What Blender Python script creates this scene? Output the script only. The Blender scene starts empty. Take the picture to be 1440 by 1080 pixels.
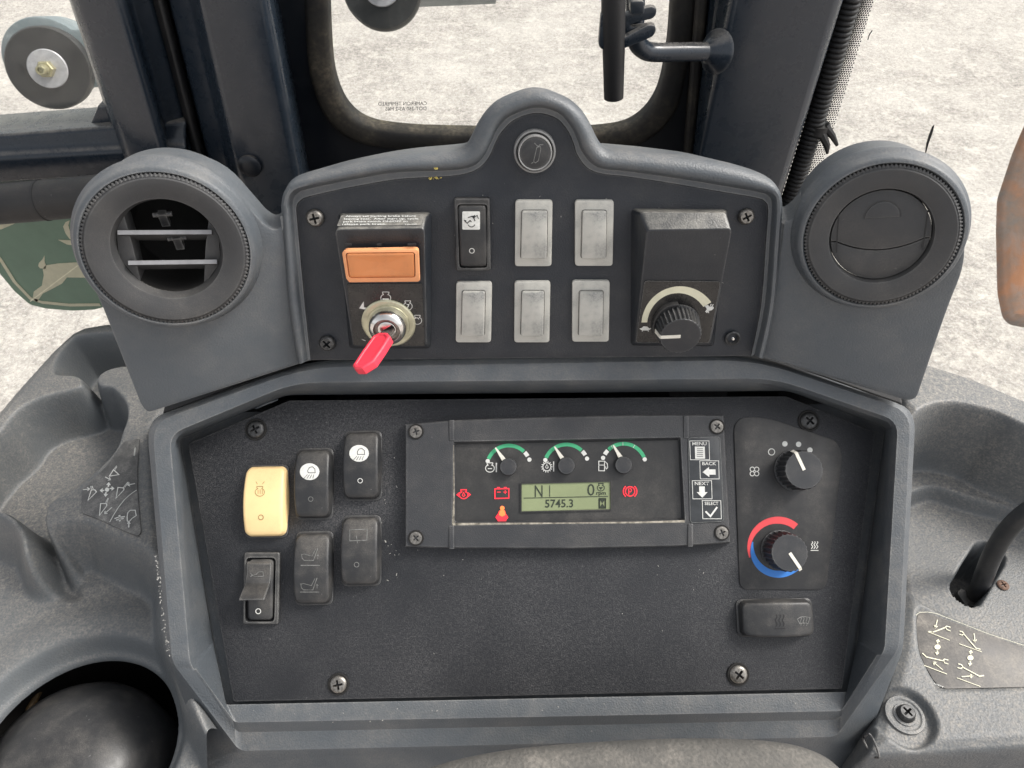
import bpy, bmesh, math, random
import numpy as np
from mathutils import Vector, Matrix

random.seed(7)
scn = bpy.context.scene
col = scn.collection

# ------------------------------------------------------------------ camera, sky, sun, exposure
FPX = 1047.0                       # focal length in photo pixels (1440 wide)
CAM = Vector((0.0, 0.0, 2.5))
SQ = math.sqrt(0.5)
FW, UP, RT = Vector((0, SQ, -SQ)), Vector((0, SQ, SQ)), Vector((1, 0, 0))
cd = bpy.data.cameras.new('camera')
cd.sensor_width = 36.0
cd.lens = 36.0 * FPX / 1440.0
cd.clip_start, cd.clip_end = 0.02, 2000
cam = bpy.data.objects.new('camera', cd)
col.objects.link(cam)
cam.matrix_world = Matrix(((1, 0, 0, CAM.x), (0, SQ, -SQ, CAM.y), (0, SQ, SQ, CAM.z), (0, 0, 0, 1)))
cam.matrix_world = Matrix.Translation(CAM) @ Matrix.Rotation(math.radians(45), 4, 'X')
scn.camera = cam
cd.dof.use_dof, cd.dof.focus_distance, cd.dof.aperture_fstop = True, 0.50, 32.0

SUN_EL, SUN_AZ = 48.0, 78.0        # azimuth measured from +Y (ahead) towards +X
w = bpy.data.worlds.new('World')
scn.world = w
w.use_nodes = True
nt = w.node_tree
sky = nt.nodes.new('ShaderNodeTexSky')
sky.sky_type = 'NISHITA'
sky.sun_disc = False
sky.sun_elevation = math.radians(SUN_EL)
sky.sun_rotation = math.radians(SUN_AZ)
sky.air_density, sky.dust_density, sky.ozone_density = 1.0, 4.0, 1.0
bg = nt.nodes['Background']
hs = nt.nodes.new('ShaderNodeHueSaturation')      # overcast: a nearly white sky
hs.inputs['Saturation'].default_value = 0.16
nt.links.new(sky.outputs[0], hs.inputs['Color'])
nt.links.new(hs.outputs[0], bg.inputs[0])
bg.inputs[1].default_value = 0.12
sl = bpy.data.lights.new('sun', 'SUN')
sl.energy, sl.angle, sl.color = 1.3, math.radians(15), (1.0, 0.95, 0.88)
so = bpy.data.objects.new('sun', sl)
col.objects.link(so)
az, el = math.radians(SUN_AZ), math.radians(SUN_EL)
sd = Vector((math.sin(az) * math.cos(el), math.cos(az) * math.cos(el), math.sin(el)))
so.rotation_euler = (-sd).to_track_quat('-Z', 'Y').to_euler()
vs = scn.view_settings
vs.view_transform, vs.look, vs.gamma, vs.use_curve_mapping = 'Standard', 'None', 1.0, False
vs.exposure = 1.12

# ------------------------------------------------------------------ materials
def srgb(r, g, b):
    f = lambda c: c / 12.92 if c <= 0.04045 else ((c + 0.055) / 1.055) ** 2.4
    return (f(r / 255), f(g / 255), f(b / 255))

class NT:
    def __init__(s, name):
        s.m = bpy.data.materials.new(name); s.m.use_nodes = True
        s.t = s.m.node_tree; s.b = s.t.nodes['Principled BSDF']
        s.tc = s.t.nodes.new('ShaderNodeTexCoord').outputs['Object']
    def n(s, typ, **k):
        o = s.t.nodes.new(typ)
        for a, v in k.items():
            if a.startswith('i_'):
                o.inputs[a[2:].replace('_', ' ')].default_value = v
            else: setattr(o, a, v)
        return o
    def l(s, a, b): s.t.links.new(a, b)
    def noise(s, scale, detail=4, rough=0.55, vec=None, dist=0.0):
        o = s.n('ShaderNodeTexNoise', i_Scale=scale, i_Detail=detail, i_Roughness=rough, i_Distortion=dist)
        s.l(vec or s.tc, o.inputs['Vector']); return o.outputs['Fac']
    def ramp(s, fac, a, b, va=0.0, vb=1.0):
        o = s.n('ShaderNodeMapRange'); o.clamp = True
        s.l(fac, o.inputs[0])
        for i, v in enumerate((a, b, va, vb)): o.inputs[i + 1].default_value = v
        return o.outputs[0]
    def math(s, op, a, b=None):
        o = s.n('ShaderNodeMath', operation=op)
        for i, v in enumerate((a, b)):
            if v is None: continue
            if hasattr(v, 'links'): s.l(v, o.inputs[i])
            else: o.inputs[i].default_value = v
        return o.outputs[0]
    def mix(s, fac, a, b):
        o = s.n('ShaderNodeMix', data_type='RGBA')
        for i, v in ((0, fac), (6, a), (7, b)):
            if hasattr(v, 'links'): s.l(v, o.inputs[i])
            else: o.inputs[i].default_value = v if i == 0 else (*v[:3], 1)
        return o.outputs[2]
    def bump(s, h, strength, dist):
        o = s.n('ShaderNodeBump', i_Strength=strength, i_Distance=dist)
        s.l(h, o.inputs['Height']); s.l(o.outputs[0], s.b.inputs['Normal']); return o
    def map(s, scale, rot=(0, 0, 0)):
        o = s.n('ShaderNodeMapping'); o.inputs['Scale'].default_value = scale; o.inputs['Rotation'].default_value = rot
        s.l(s.tc, o.inputs['Vector']); return o.outputs[0]

DUST = (0.33, 0.30, 0.26)
def plastic(name, base, dust=0.25, rough=0.55, grain=900, gstr=0.35, up_dust=0.25, specks=0.5, dustcol=DUST, spec=0.5, patch=14, spk=(0.55, 1.45), edge=0.0, er=0.0018, mids=70, spots=()):
    k = NT(name)
    big = k.ramp(k.noise(patch, 5, 0.65), 0.42, 0.72)
    mid = k.ramp(k.noise(mids, 6, 0.7), 0.40, 0.75)
    fine = k.noise(grain, 2, 0.5)
    geo = k.n('ShaderNodeNewGeometry')
    sep = k.n('ShaderNodeSeparateXYZ'); k.l(geo.outputs['Normal'], sep.inputs[0])
    upn = k.math('MULTIPLY', k.ramp(sep.outputs[2], 0.62, 0.98), up_dust)
    d = k.math('MULTIPLY', k.math('MULTIPLY', big, k.math('ADD', mid, 0.35)), dust)
    d = k.math('ADD', d, k.math('MULTIPLY', upn, k.math('ADD', mid, 0.4)))
    d = k.math('MULTIPLY', d, k.ramp(fine, 0.30, 0.70, spk[0], spk[1]))
    for (sx, sy, sr, amt, scol) in spots:          # hand-worn and dusty places with a shape of their own
        vd = k.n('ShaderNodeVectorMath', operation='DISTANCE'); k.l(k.tc, vd.inputs[0]); vd.inputs[1].default_value = (sx, sy, 0)
        wob = k.math('ADD', vd.outputs['Value'], k.math('MULTIPLY', k.math('SUBTRACT', k.noise(28, 4, 0.6), 0.5), sr * 1.4))
        ms = k.math('MULTIPLY', k.ramp(wob, sr, sr * 0.15), amt)
        d = k.math('ADD', d, k.math('MULTIPLY', ms, k.math('ADD', k.math('MULTIPLY', k.ramp(fine, 0.35, 0.65), 0.8), k.math('MULTIPLY', mid, 0.6))))
    c = k.mix(d, base, dustcol)
    # scuffs: thin stretched streaks
    st = k.noise(1.0, 3, 0.6, vec=k.map((30, 420, 60), (0.3, 0.2, 0.9)))
    st2 = k.noise(1.0, 3, 0.6, vec=k.map((500, 25, 60), (0.1, 0.4, 0.5)))
    scf = k.math('ADD', k.ramp(st, 0.70, 0.80), k.ramp(st2, 0.71, 0.82))
    sp = k.ramp(k.noise(420, 2, 0.5), 0.735, 0.78)
    scf = k.math('MULTIPLY', k.math('ADD', k.math('MULTIPLY', scf, 0.35), sp), specks * 0.45)
    scf = k.math('MULTIPLY', scf, k.ramp(k.noise(22, 3, 0.6), 0.4, 0.65))
    c = k.mix(scf, c, (0.45, 0.44, 0.42))
    if edge:                       # rubbed edges with edge highlights painted in: paler where the moulding turns sharply
        bv = k.n('ShaderNodeBevel'); bv.samples = 4; bv.inputs['Radius'].default_value = er
        dt = k.n('ShaderNodeVectorMath', operation='DOT_PRODUCT'); k.l(bv.outputs[0], dt.inputs[0]); k.l(geo.outputs['Normal'], dt.inputs[1])
        ed = k.ramp(k.math('SUBTRACT', 1.0, dt.outputs['Value']), 0.01, 0.22)
        ed = k.math('MULTIPLY', k.math('MULTIPLY', ed, k.math('ADD', mid, 0.35)), edge)
        c = k.mix(ed, c, (0.36, 0.355, 0.34))
    k.l(c, k.b.inputs['Base Color'])
    k.l(k.ramp(mid, 0, 1, rough - 0.06, min(1, rough + 0.12)), k.b.inputs['Roughness'])
    k.b.inputs['Specular IOR Level'].default_value = spec
    if gstr > 0: k.bump(fine, gstr, 0.0006)
    return k.m

def simple(name, c, rough=0.5, metal=0.0, emit=0.0, spec=0.5, var=0.12, scale=150):
    k = NT(name)
    f = k.noise(scale, 4, 0.6)
    c2 = tuple(min(1, x * (1 - var * 2)) for x in c)
    k.l(k.mix(k.ramp(f, 0.35, 0.7), c, c2), k.b.inputs['Base Color'])
    k.b.inputs['Roughness'].default_value = rough
    k.b.inputs['Metallic'].default_value = metal
    k.b.inputs['Specular IOR Level'].default_value = spec
    if emit:
        k.b.inputs['Emission Color'].default_value = (*c, 1); k.b.inputs['Emission Strength'].default_value = emit
    return k.m

M = {}
M['surround'] = plastic('moulded_grey_plastic', (0.072, 0.082, 0.092), dust=0.26, rough=0.5, up_dust=0.10, gstr=0.45, edge=0.55)
M['hood'] = plastic('hood_grey_plastic', (0.074, 0.084, 0.094), dust=0.22, rough=0.5, up_dust=0.16, gstr=0.5, edge=0.5)
M['console'] = plastic('console_grey_plastic', (0.092, 0.100, 0.106), mids=240, patch=9, spk=(0.2, 1.8), dust=0.42, rough=0.55, up_dust=0.26, gstr=0.6, grain=700, specks=0.9, edge=0.7, er=0.004)
M['panel'] = plastic('panel_black_plastic', (0.018, 0.0195, 0.023), dust=0.16, rough=0.5, spec=0.35, grain=1100, spk=(0.0, 2.2), dustcol=(0.29, 0.28, 0.275), patch=5, mids=420, spots=((-.112, .026, .055, .11, 0), (-.155, -.062, .050, .10, 0), (-.095, -.080, .060, .06, 0), (.19, -.01, .05, .05, 0), (-.09, .085, .045, .08, 0)), gstr=0.5, up_dust=0.05, specks=0.7, edge=0.5)
M['upper_panel'] = plastic('upper_panel_black_plastic', (0.021, 0.024, 0.030), spec=0.4, dust=0.10, rough=0.5, grain=1000, gstr=0.5, up_dust=0.10, edge=0.45)
M['module'] = plastic('module_black_plastic', (0.014, 0.017, 0.022), dust=0.08, rough=0.42, grain=1000, gstr=0.35, up_dust=0.75, spk=(.75, 1.25), dustcol=(0.30, 0.285, 0.25), edge=0.5)
M['cluster'] = plastic('cluster_grey_plastic', (0.031, 0.033, 0.037), dust=0.10, rough=0.5, grain=1200, gstr=0.4, up_dust=0.05, edge=0.45)
M['face'] = plastic('cluster_window_face', (0.026, 0.026, 0.026), dust=0.14, rough=0.35, grain=1200, gstr=0.08, up_dust=0.05, specks=0.2)
M['black'] = plastic('black_switch_plastic', (0.020, 0.021, 0.023), dust=0.12, rough=0.42, grain=1500, gstr=0.15, up_dust=0.08, specks=0.8, patch=60, edge=0.45)
M['greyblack'] = plastic('worn_switch_plastic', (0.021, 0.022, 0.024), dust=0.15, rough=0.48, grain=1500, gstr=0.15, up_dust=0.12, specks=0.9, patch=60, edge=0.6)
M['knob'] = plastic('knob_plastic', (0.022, 0.024, 0.028), dust=0.10, rough=0.5, grain=1500, gstr=0.1, up_dust=0.08, specks=0.3, patch=60, edge=0.25)
M['plate'] = plastic('smooth_plate', (0.022, 0.022, 0.023), dust=0.16, rough=0.45, grain=1500, gstr=0.05, up_dust=0.05, patch=40)
M['gloss'] = plastic('glossy_black_label', (0.012, 0.012, 0.012), dust=0.10, rough=0.28, grain=1500, gstr=0.03, up_dust=0.05, patch=60)
M['vent'] = plastic('vent_ring_plastic', (0.040, 0.041, 0.043), dust=0.14, rough=0.6, grain=1300, gstr=0.2, up_dust=0.06, specks=0.25, edge=0.3)
M['blank'] = plastic('pale_blank_plastic', (0.50, 0.49, 0.445), dust=0.6, rough=0.5, grain=1200, gstr=0.1, up_dust=0.0, specks=0.3, dustcol=(0.26, 0.26, 0.25), patch=75)
M['blank_block'] = plastic('pale_blank_raised', (0.47, 0.46, 0.42), dust=0.9, rough=0.5, grain=1200, gstr=0.1, up_dust=0.0, specks=0.3, dustcol=(0.20, 0.205, 0.20), patch=60)
M['grime'] = simple('grime_line', (0.17, 0.165, 0.155), 0.8, var=0.4, scale=500)
M['orange'] = plastic('orange_plastic', (0.74, 0.28, 0.10), dust=0.5, rough=0.45, grain=1200, gstr=0.08, up_dust=0.0, specks=0.2, dustcol=(0.42, 0.18, 0.08), patch=60)
M['orange_rim'] = plastic('orange_rim_plastic', (0.86, 0.38, 0.17), dust=0.15, rough=0.45, grain=1200, gstr=0.05, up_dust=0.0, specks=0.2, dustcol=(0.40, 0.2, 0.1), patch=60)
M['yellow'] = plastic('yellow_plastic', (0.93, 0.68, 0.34), dust=0.25, rough=0.45, grain=1200, gstr=0.05, up_dust=0.0, specks=0.2, dustcol=(0.66, 0.42, 0.2), patch=60)
M['yellow_mark'] = simple('yellow_engraving', (0.42, 0.29, 0.12), 0.6)
M['white'] = simple('white_print', (0.72, 0.72, 0.68), 0.5, var=0.08, scale=400)
M['faded'] = simple('faded_print', (0.22, 0.22, 0.21), 0.6, var=0.3, scale=500)
M['cream'] = simple('cream_print', (0.72, 0.69, 0.52), 0.5, var=0.06)
M['pointer'] = simple('pointer_paint', (0.78, 0.75, 0.66), 0.5, var=0.06)
M['green'] = simple('green_print', (0.06, 0.42, 0.20), 0.5, var=0.05)
M['red'] = simple('red_print', (0.75, 0.07, 0.08), 0.5, var=0.05)
M['blue'] = simple('blue_print', (0.04, 0.22, 0.66), 0.5, var=0.05)
M['dark'] = simple('black_ink', (0.015, 0.015, 0.016), 0.6)
M['ink'] = simple('grey_ink', (0.10, 0.10, 0.10), 0.6)
M['lcd'] = simple('lcd_glass', (0.26, 0.30, 0.16), 0.3, var=0.05, scale=60)
M['lcd_ink'] = simple('lcd_segment', (0.03, 0.04, 0.025), 0.4)
M['lamp'] = simple('warning_lamp_red', (0.95, 0.03, 0.05), 0.5, emit=0.20, var=0.02)
M['lamp_hot'] = simple('warning_lamp_orange', (1.0, 0.20, 0.05), 0.5, emit=0.32, var=0.02)
M['metal'] = simple('steel_screw', (0.34, 0.32, 0.29), 0.42, metal=0.85, var=0.3, scale=600)
M['darkmetal'] = simple('dark_screw', (0.10, 0.10, 0.10), 0.45, metal=0.7, var=0.3, scale=600)
M['rustmetal'] = simple('rusty_screw', (0.20, 0.12, 0.085), 0.7, metal=0.3, var=0.3, scale=600)
M['chrome'] = simple('polished_steel', (0.75, 0.73, 0.70), 0.22, metal=1.0, var=0.06)
M['zinc'] = simple('zinc_plate', (0.62, 0.60, 0.44), 0.42, metal=0.75, var=0.18, scale=120)
M['keyred'] = simple('red_key_plastic', (0.88, 0.055, 0.09), 0.42, var=0.05)
M['void'] = simple('dark_cavity', (0.012, 0.011, 0.010), 0.8)
M['rubber'] = plastic('black_rubber', (0.010, 0.010, 0.011), dust=0.05, rough=0.6, gstr=0.1, up_dust=0.08)
M['paint'] = plastic('navy_cab_paint', (0.014, 0.021, 0.031), dust=0.03, rough=0.30, gstr=0.0, up_dust=0.5, specks=0.3, patch=9, edge=0.3, er=0.003)
M['paint_dark'] = plastic('dark_cab_paint', (0.004, 0.006, 0.010), dust=0.02, rough=0.45, gstr=0.0, up_dust=0.2, specks=0.2, patch=9)
M['seal'] = plastic('dirty_window_seal', (0.012, 0.011, 0.010), dust=0.32, rough=0.7, gstr=0.2, grain=300, up_dust=0.35, specks=0.3, dustcol=(0.28, 0.23, 0.16), patch=16)
M['slat'] = simple('slat_edge', (0.26, 0.26, 0.27), 0.5)
M['fabric'] = plastic('dusty_fabric', (0.075, 0.073, 0.068), dust=0.3, rough=0.9, gstr=1.0, grain=500, up_dust=0.2, specks=0.0)
M['wire'] = simple('brown_wire', (0.14, 0.09, 0.04), 0.6)
M['decalgreen'] = simple('green_sticker', (0.125, 0.205, 0.145), 0.5, var=0.08, scale=30)
M['decalcream'] = simple('cream_sticker', (0.52, 0.50, 0.36), 0.5, var=0.06)
M['housing'] = plastic('blue_grey_painted_steel', (0.14, 0.17, 0.18), dust=0.6, rough=0.5, gstr=0.3, grain=400, up_dust=0.2, dustcol=(0.42, 0.44, 0.44))
M['washer'] = simple('pale_washer', (0.50, 0.48, 0.50), 0.45, metal=0.2)
M['nut'] = simple('yellow_zinc_nut', (0.50, 0.45, 0.28), 0.4, metal=0.6, var=0.2, scale=200)
M['labelgrey'] = plastic('dusty_label', (0.050, 0.050, 0.052), dust=0.55, rough=0.5, gstr=0.1, up_dust=0.25, dustcol=(0.30, 0.29, 0.27), patch=18)
M['labeltan'] = plastic('dusty_tan_label', (0.082, 0.078, 0.075), dust=0.4, rough=0.55, gstr=0.1, up_dust=0.25, dustcol=(0.32, 0.29, 0.25), patch=18)
M['pad'] = simple('membrane_pad', (0.052, 0.056, 0.060), 0.4, var=0.2, scale=120)
M['hole'] = simple('hole_black', (0.006, 0.006, 0.006), 0.9)
M['liner'] = simple('roof_liner', (0.25, 0.25, 0.25), 0.8)
M['collar'] = simple('grey_collar', (0.27, 0.27, 0.265), 0.5)
M['dusty_lit'] = simple('dust_and_painted_light', (0.40, 0.365, 0.30), 0.9, var=0.4, scale=300)
M['fleck'] = simple('pale_fleck', (0.40, 0.39, 0.36), 0.8)
M['yellowfleck'] = simple('yellow_fleck', (0.75, 0.60, 0.15), 0.8)
M['floor'] = simple('rubber_floor', (0.012, 0.012, 0.012), 0.8)

def rust_mat():
    k = NT('rusty_painted_steel')
    f = k.noise(7, 6, 0.65, dist=0.6)
    c = k.mix(k.ramp(f, 0.40, 0.62), (0.15, 0.115, 0.095), (0.34, 0.125, 0.04))
    c = k.mix(k.ramp(k.noise(16, 5, 0.7), 0.5, 0.72), c, (0.22, 0.17, 0.15))
    k.l(c, k.b.inputs['Base Color']); k.b.inputs['Roughness'].default_value = 0.8
    k.bump(f, 0.4, 0.01); return k.m
M['rust'] = rust_mat()

def ground_mat():
    k = NT('pale_gravel')
    a = k.noise(1.1, 6, 0.7); b = k.noise(5, 5, 0.7); c_ = k.noise(30, 5, 0.8)
    e_ = k.noise(8, 5, 0.72)
    f = k.math('ADD', k.math('MULTIPLY', b, 0.28), k.math('MULTIPLY', c_, 0.72))
    c = k.mix(k.ramp(f, 0.40, 0.60), (0.20, 0.178, 0.165), (0.58, 0.515, 0.47))
    c = k.mix(k.math('MULTIPLY', k.ramp(a, 0.38, 0.62), 0.55), c, (0.66, 0.60, 0.55))
    c = k.mix(k.math('MULTIPLY', k.ramp(e_, 0.52, 0.66), 0.55), c, (0.80, 0.725, 0.65))
    c = k.mix(k.math('MULTIPLY', k.ramp(k.noise(42, 4, 0.75), 0.52, 0.68), 0.55), c, (0.22, 0.195, 0.18))
    c = k.mix(k.math('MULTIPLY', k.ramp(k.noise(70, 3, 0.7), 0.54, 0.66), 0.6), c, (0.80, 0.76, 0.71))
    k.l(c, k.b.inputs['Base Color']); k.b.inputs['Roughness'].default_value = 0.95
    k.bump(f, 0.5, 0.03); return k.m
M['ground'] = ground_mat()

def glass_mat():
    k = NT('thin_window_glass')
    tr = k.n('ShaderNodeBsdfTransparent'); tr.inputs[0].default_value = (0.95, 0.97, 0.96, 1)
    gl = k.n('ShaderNodeBsdfGlossy'); gl.inputs['Roughness'].default_value = 0.03
    df = k.n('ShaderNodeBsdfDiffuse'); df.inputs[0].default_value = (0.6, 0.58, 0.54, 1)
    lw = k.n('ShaderNodeLayerWeight', i_Blend=0.5)
    fr = k.math('ADD', k.math('MULTIPLY', k.math('POWER', lw.outputs['Facing'], 5.0), 0.96), 0.03)
    m1 = k.n('ShaderNodeMixShader'); k.l(fr, m1.inputs[0]); k.l(tr.outputs[0], m1.inputs[1]); k.l(gl.outputs[0], m1.inputs[2])
    m2 = k.n('ShaderNodeMixShader'); k.l(k.ramp(k.noise(40, 5, 0.7), 0.45, 0.8, 0.01, 0.09), m2.inputs[0])
    k.l(m1.outputs[0], m2.inputs[1]); k.l(df.outputs[0], m2.inputs[2])
    k.l(m2.outputs[0], k.t.nodes['Material Output'].inputs['Surface']); return k.m
M['glass'] = glass_mat()

# ------------------------------------------------------------------ geometry helpers
def ray(px, py):
    return RT * ((px - 720) / FPX) + UP * ((540 - py) / FPX) + FW

def camdir(x, y, z):               # camera axes, y down, z into the scene
    return (RT * x - UP * y + FW * z).normalized()

class Plane:
    """A plane in the place; uv() says where the sight line of a photo pixel meets it (or a parallel plane h above)."""
    def __init__(s, o, ex, n):
        s.o = o.copy(); s.n = n.normalized()
        s.ex = (ex - s.n * ex.dot(s.n)).normalized(); s.ey = s.n.cross(s.ex)
    def hit(s, px, py, h=0.0):
        r = ray(px, py); t = ((s.o + s.n * h - CAM).dot(s.n)) / r.dot(s.n)
        return CAM + r * t
    def uv(s, px, py, h=0.0):
        d = s.hit(px, py, h) - s.o
        return d.dot(s.ex), d.dot(s.ey)
    @staticmethod
    def three(a, b, c):            # a->b is +x, n towards the camera
        n = (b - a).cross(c - a).normalized()
        if n.dot(CAM - a) < 0: n = -n
        return Plane(a, b - a, n)

class Frame:
    """Local axes of a thing standing on a plane, origin at the point seen at px,py."""
    def __init__(s, pl, px, py, h=0.0, rot=0.0):
        s.pl = pl; s.u, s.v = pl.uv(px, py, h); s.h0 = 0.0; s.rot = rot
        s.mat = Matrix.Translation(pl.o + pl.ex * s.u + pl.ey * s.v) @ Matrix((
            (pl.ex.x, pl.ey.x, pl.n.x, 0), (pl.ex.y, pl.ey.y, pl.n.y, 0), (pl.ex.z, pl.ey.z, pl.n.z, 0), (0, 0, 0, 1))) @ Matrix.Rotation(rot, 4, 'Z')
        s.ci, s.si = math.cos(-rot), math.sin(-rot)
    def p(s, px, py, h=0.0):
        u, v = s.pl.uv(px, py, h); u -= s.u; v -= s.v
        return Vector((u * s.ci - v * s.si, u * s.si + v * s.ci, h))
    def ps(s, pts, h=0.0): return [s.p(a, b, h) for a, b in pts]
    def scale(s, px, py, h=0.0):   # metres per photo pixel here
        return abs((s.p(px + 1, py, h) - s.p(px, py, h)).length)

def crop(x0, y0, sc, pts): return [(x0 + a / sc, y0 + b / sc) for a, b in pts]

def catmull(pts, n=4, closed=False):
    P = [Vector(p) for p in pts]; out = []; N = len(P)
    rng = range(N) if closed else range(N - 1)
    for i in rng:
        p0 = P[i - 1] if (closed or i > 0) else P[0]
        p1, p2 = P[i], P[(i + 1) % N]
        p3 = P[(i + 2) % N] if (closed or i + 2 < N) else P[-1]
        for k in range(n):
            t = k / n
            out.append(0.5 * ((2 * p1) + (p2 - p0) * t + (2 * p0 - 5 * p1 + 4 * p2 - p3) * t * t + (3 * p1 - p0 - 3 * p2 + p3) * t ** 3))
    if not closed: out.append(P[-1].copy())
    return out

def fillet(pts, r, n=5):
    """Round every corner of a closed polygon of Vectors; r one radius or a list; n+1 points a corner."""
    P = [Vector(p) for p in pts]; N = len(P); out = []
    for i in range(N):
        a, b, c = P[i - 1], P[i], P[(i + 1) % N]
        rr = r[i] if isinstance(r, (list, tuple)) else r
        d1, d2 = (a - b), (c - b)
        t = min(rr, d1.length * 0.48, d2.length * 0.48)
        s, e = b + d1.normalized() * t, b + d2.normalized() * t
        for k in range(n + 1):
            q = k / n
            out.append((1 - q) ** 2 * s + 2 * q * (1 - q) * b + q * q * e)
    return out

def rrect(w, h, r, n=5, z=0.0):
    return fillet([Vector((-w / 2, -h / 2, z)), Vector((w / 2, -h / 2, z)), Vector((w / 2, h / 2, z)), Vector((-w / 2, h / 2, z))], r, n)

def circle(r, n=32, z=0.0, c=(0, 0), a0=0.0):
    return [Vector((c[0] + r * math.cos(a0 + 2 * math.pi * i / n), c[1] + r * math.sin(a0 + 2 * math.pi * i / n), z)) for i in range(n)]

def setz(loop, z): return [Vector((p.x, p.y, z)) for p in loop]

def inset(loop, d):
    """Inset a closed loop (in its xy) by d; works for either winding."""
    N = len(loop); A = sum(loop[i].x * loop[(i + 1) % N].y - loop[(i + 1) % N].x * loop[i].y for i in range(N))
    sg = 1 if A > 0 else -1; out = []
    for i in range(N):
        a, b, c = loop[i - 1], loop[i], loop[(i + 1) % N]
        d1 = Vector((b.x - a.x, b.y - a.y)); d2 = Vector((c.x - b.x, c.y - b.y))
        if d1.length < 1e-9: d1 = d2
        if d2.length < 1e-9: d2 = d1
        if d1.length < 1e-9: out.append(b.copy()); continue
        d1.normalize(); d2.normalize()
        n1 = Vector((-d1.y, d1.x)); n2 = Vector((-d2.y, d2.x)); m = n1 + n2
        if m.length < 1e-6: m = n1
        m.normalize(); k = max(0.35, m.dot(n1))
        out.append(Vector((b.x + sg * m.x * d / k, b.y + sg * m.y * d / k, b.z)))
    return out

class MB:
    def __init__(s): s.v = []; s.f = []
    def add(s, vs, fs):
        o = len(s.v); s.v += [tuple(p) for p in vs]; s.f += [tuple(i + o for i in f) for f in fs]; return s
    def loft(s, loops, cap0=False, cap1=True, closed=True):
        n = len(loops[0]); vs = [p for L in loops for p in L]; fs = []
        for a in range(len(loops) - 1):
            for i in range(n if closed else n - 1):
                j = (i + 1) % n
                fs.append((a * n + i, a * n + j, (a + 1) * n + j, (a + 1) * n + i))
        if cap0: fs.append(tuple(reversed(range(n))))
        if cap1: fs.append(tuple(range((len(loops) - 1) * n, len(loops) * n)))
        return s.add(vs, fs)
    def prism(s, loop, z0, z1, bev=0.0, cap0=False):
        if bev > 0:
            L = [setz(loop, z0), setz(loop, z1 - bev), setz(inset(loop, bev * 0.3), z1 - bev * 0.3), setz(inset(loop, bev), z1)]
        else: L = [setz(loop, z0), setz(loop, z1)]
        return s.loft(L, cap0, True)
    def lathe(s, prof, seg=48, cap0=False, cap1=True, c=(0, 0)):
        return s.loft([circle(r, seg, z, c) for r, z in prof], cap0, cap1)
    def tube(s, path, r, seg=12, caps=True):
        P = [Vector(p) for p in path]; R = r if isinstance(r, (list, tuple)) else [r] * len(P); loops = []
        up = Vector((0.13, 0.31, 0.94))
        for i, p in enumerate(P):
            t = (P[min(i + 1, len(P) - 1)] - P[max(i - 1, 0)]).normalized()
            a = t.cross(up)
            if a.length < 1e-3: a = t.cross(Vector((1, 0, 0)))
            a.normalize(); b = t.cross(a); up = -b if False else up
            loops.append([p + (a * math.cos(2 * math.pi * k / seg) + b * math.sin(2 * math.pi * k / seg)) * R[i] for k in range(seg)])
        return s.loft(loops, caps, caps)
    def ribbon(s, pts, wd, closed=False, zf=None, dz=0.0):
        """A flat stroke of width wd along pts (local xy); zf(x,y) lays it on a curved face."""
        P = [Vector(p) for p in pts]; Lf = []; Rt = []; N = len(P)
        ws = wd if isinstance(wd, (list, tuple)) else [wd] * N
        for i in range(N):
            a = P[i - 1] if (closed or i) else P[i]; c = P[(i + 1) % N] if (closed or i < N - 1) else P[i]
            d1 = (P[i] - a).to_2d(); d2 = (c - P[i]).to_2d()
            if d1.length < 1e-9: d1 = d2
            if d2.length < 1e-9: d2 = d1
            if d1.length < 1e-9: d1 = d2 = Vector((1, 0))
            d1.normalize(); d2.normalize()
            m = Vector((-d1.y - d2.y, d1.x + d2.x)); m = m.normalized() if m.length > 1e-6 else Vector((-d1.y, d1.x))
            k = ws[i] / 2 / max(0.5, m.dot(Vector((-d1.y, d1.x))))
            for sgn, lst in ((1, Lf), (-1, Rt)):
                q = Vector((P[i].x + sgn * m.x * k, P[i].y + sgn * m.y * k, P[i].z))
                q.z = (zf(q.x, q.y) if zf else q.z) + dz
                lst.append(q)
        vs = Lf + Rt; fs = []
        for i in range(N if closed else N - 1):
            j = (i + 1) % N; fs.append((N + i, N + j, j, i))
        return s.add(vs, fs)
    def poly(s, pts, dz=0.0):
        P = [Vector(p) for p in pts]
        N = len(P); A = sum(P[i].x * P[(i + 1) % N].y - P[(i + 1) % N].x * P[i].y for i in range(N))
        if A < 0: P.reverse()
        return s.add([p + Vector((0, 0, dz)) for p in P], [tuple(range(N))])
    def box(s, x0, x1, y0, y1, z0, z1):
        return s.prism([Vector((x0, y0, 0)), Vector((x1, y0, 0)), Vector((x1, y1, 0)), Vector((x0, y1, 0))], z0, z1, 0, True)
    def build(s, name, mat, parent=None, bevel=0.0, seg=2, ang=35, smooth=True, recalc=True, mw=None):
        me = bpy.data.meshes.new(name); me.from_pydata(s.v, [], s.f)
        if recalc:
            bm = bmesh.new(); bm.from_mesh(me); bmesh.ops.remove_doubles(bm, verts=bm.verts, dist=1e-6)
            bmesh.ops.recalc_face_normals(bm, faces=bm.faces); bm.to_mesh(me); bm.free()
        me.materials.append(M[mat] if isinstance(mat, str) else mat)
        o = bpy.data.objects.new(name, me); col.objects.link(o)
        if parent: o.parent = parent
        if mw is not None: o.matrix_world = mw
        if smooth:
            me.shade_smooth(); me.set_sharp_from_angle(angle=math.radians(ang))
        if bevel > 0:
            b = o.modifiers.new('edge', 'BEVEL'); b.width = bevel; b.segments = seg; b.limit_method = 'ANGLE'; b.angle_limit = math.radians(28)
        return o

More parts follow.
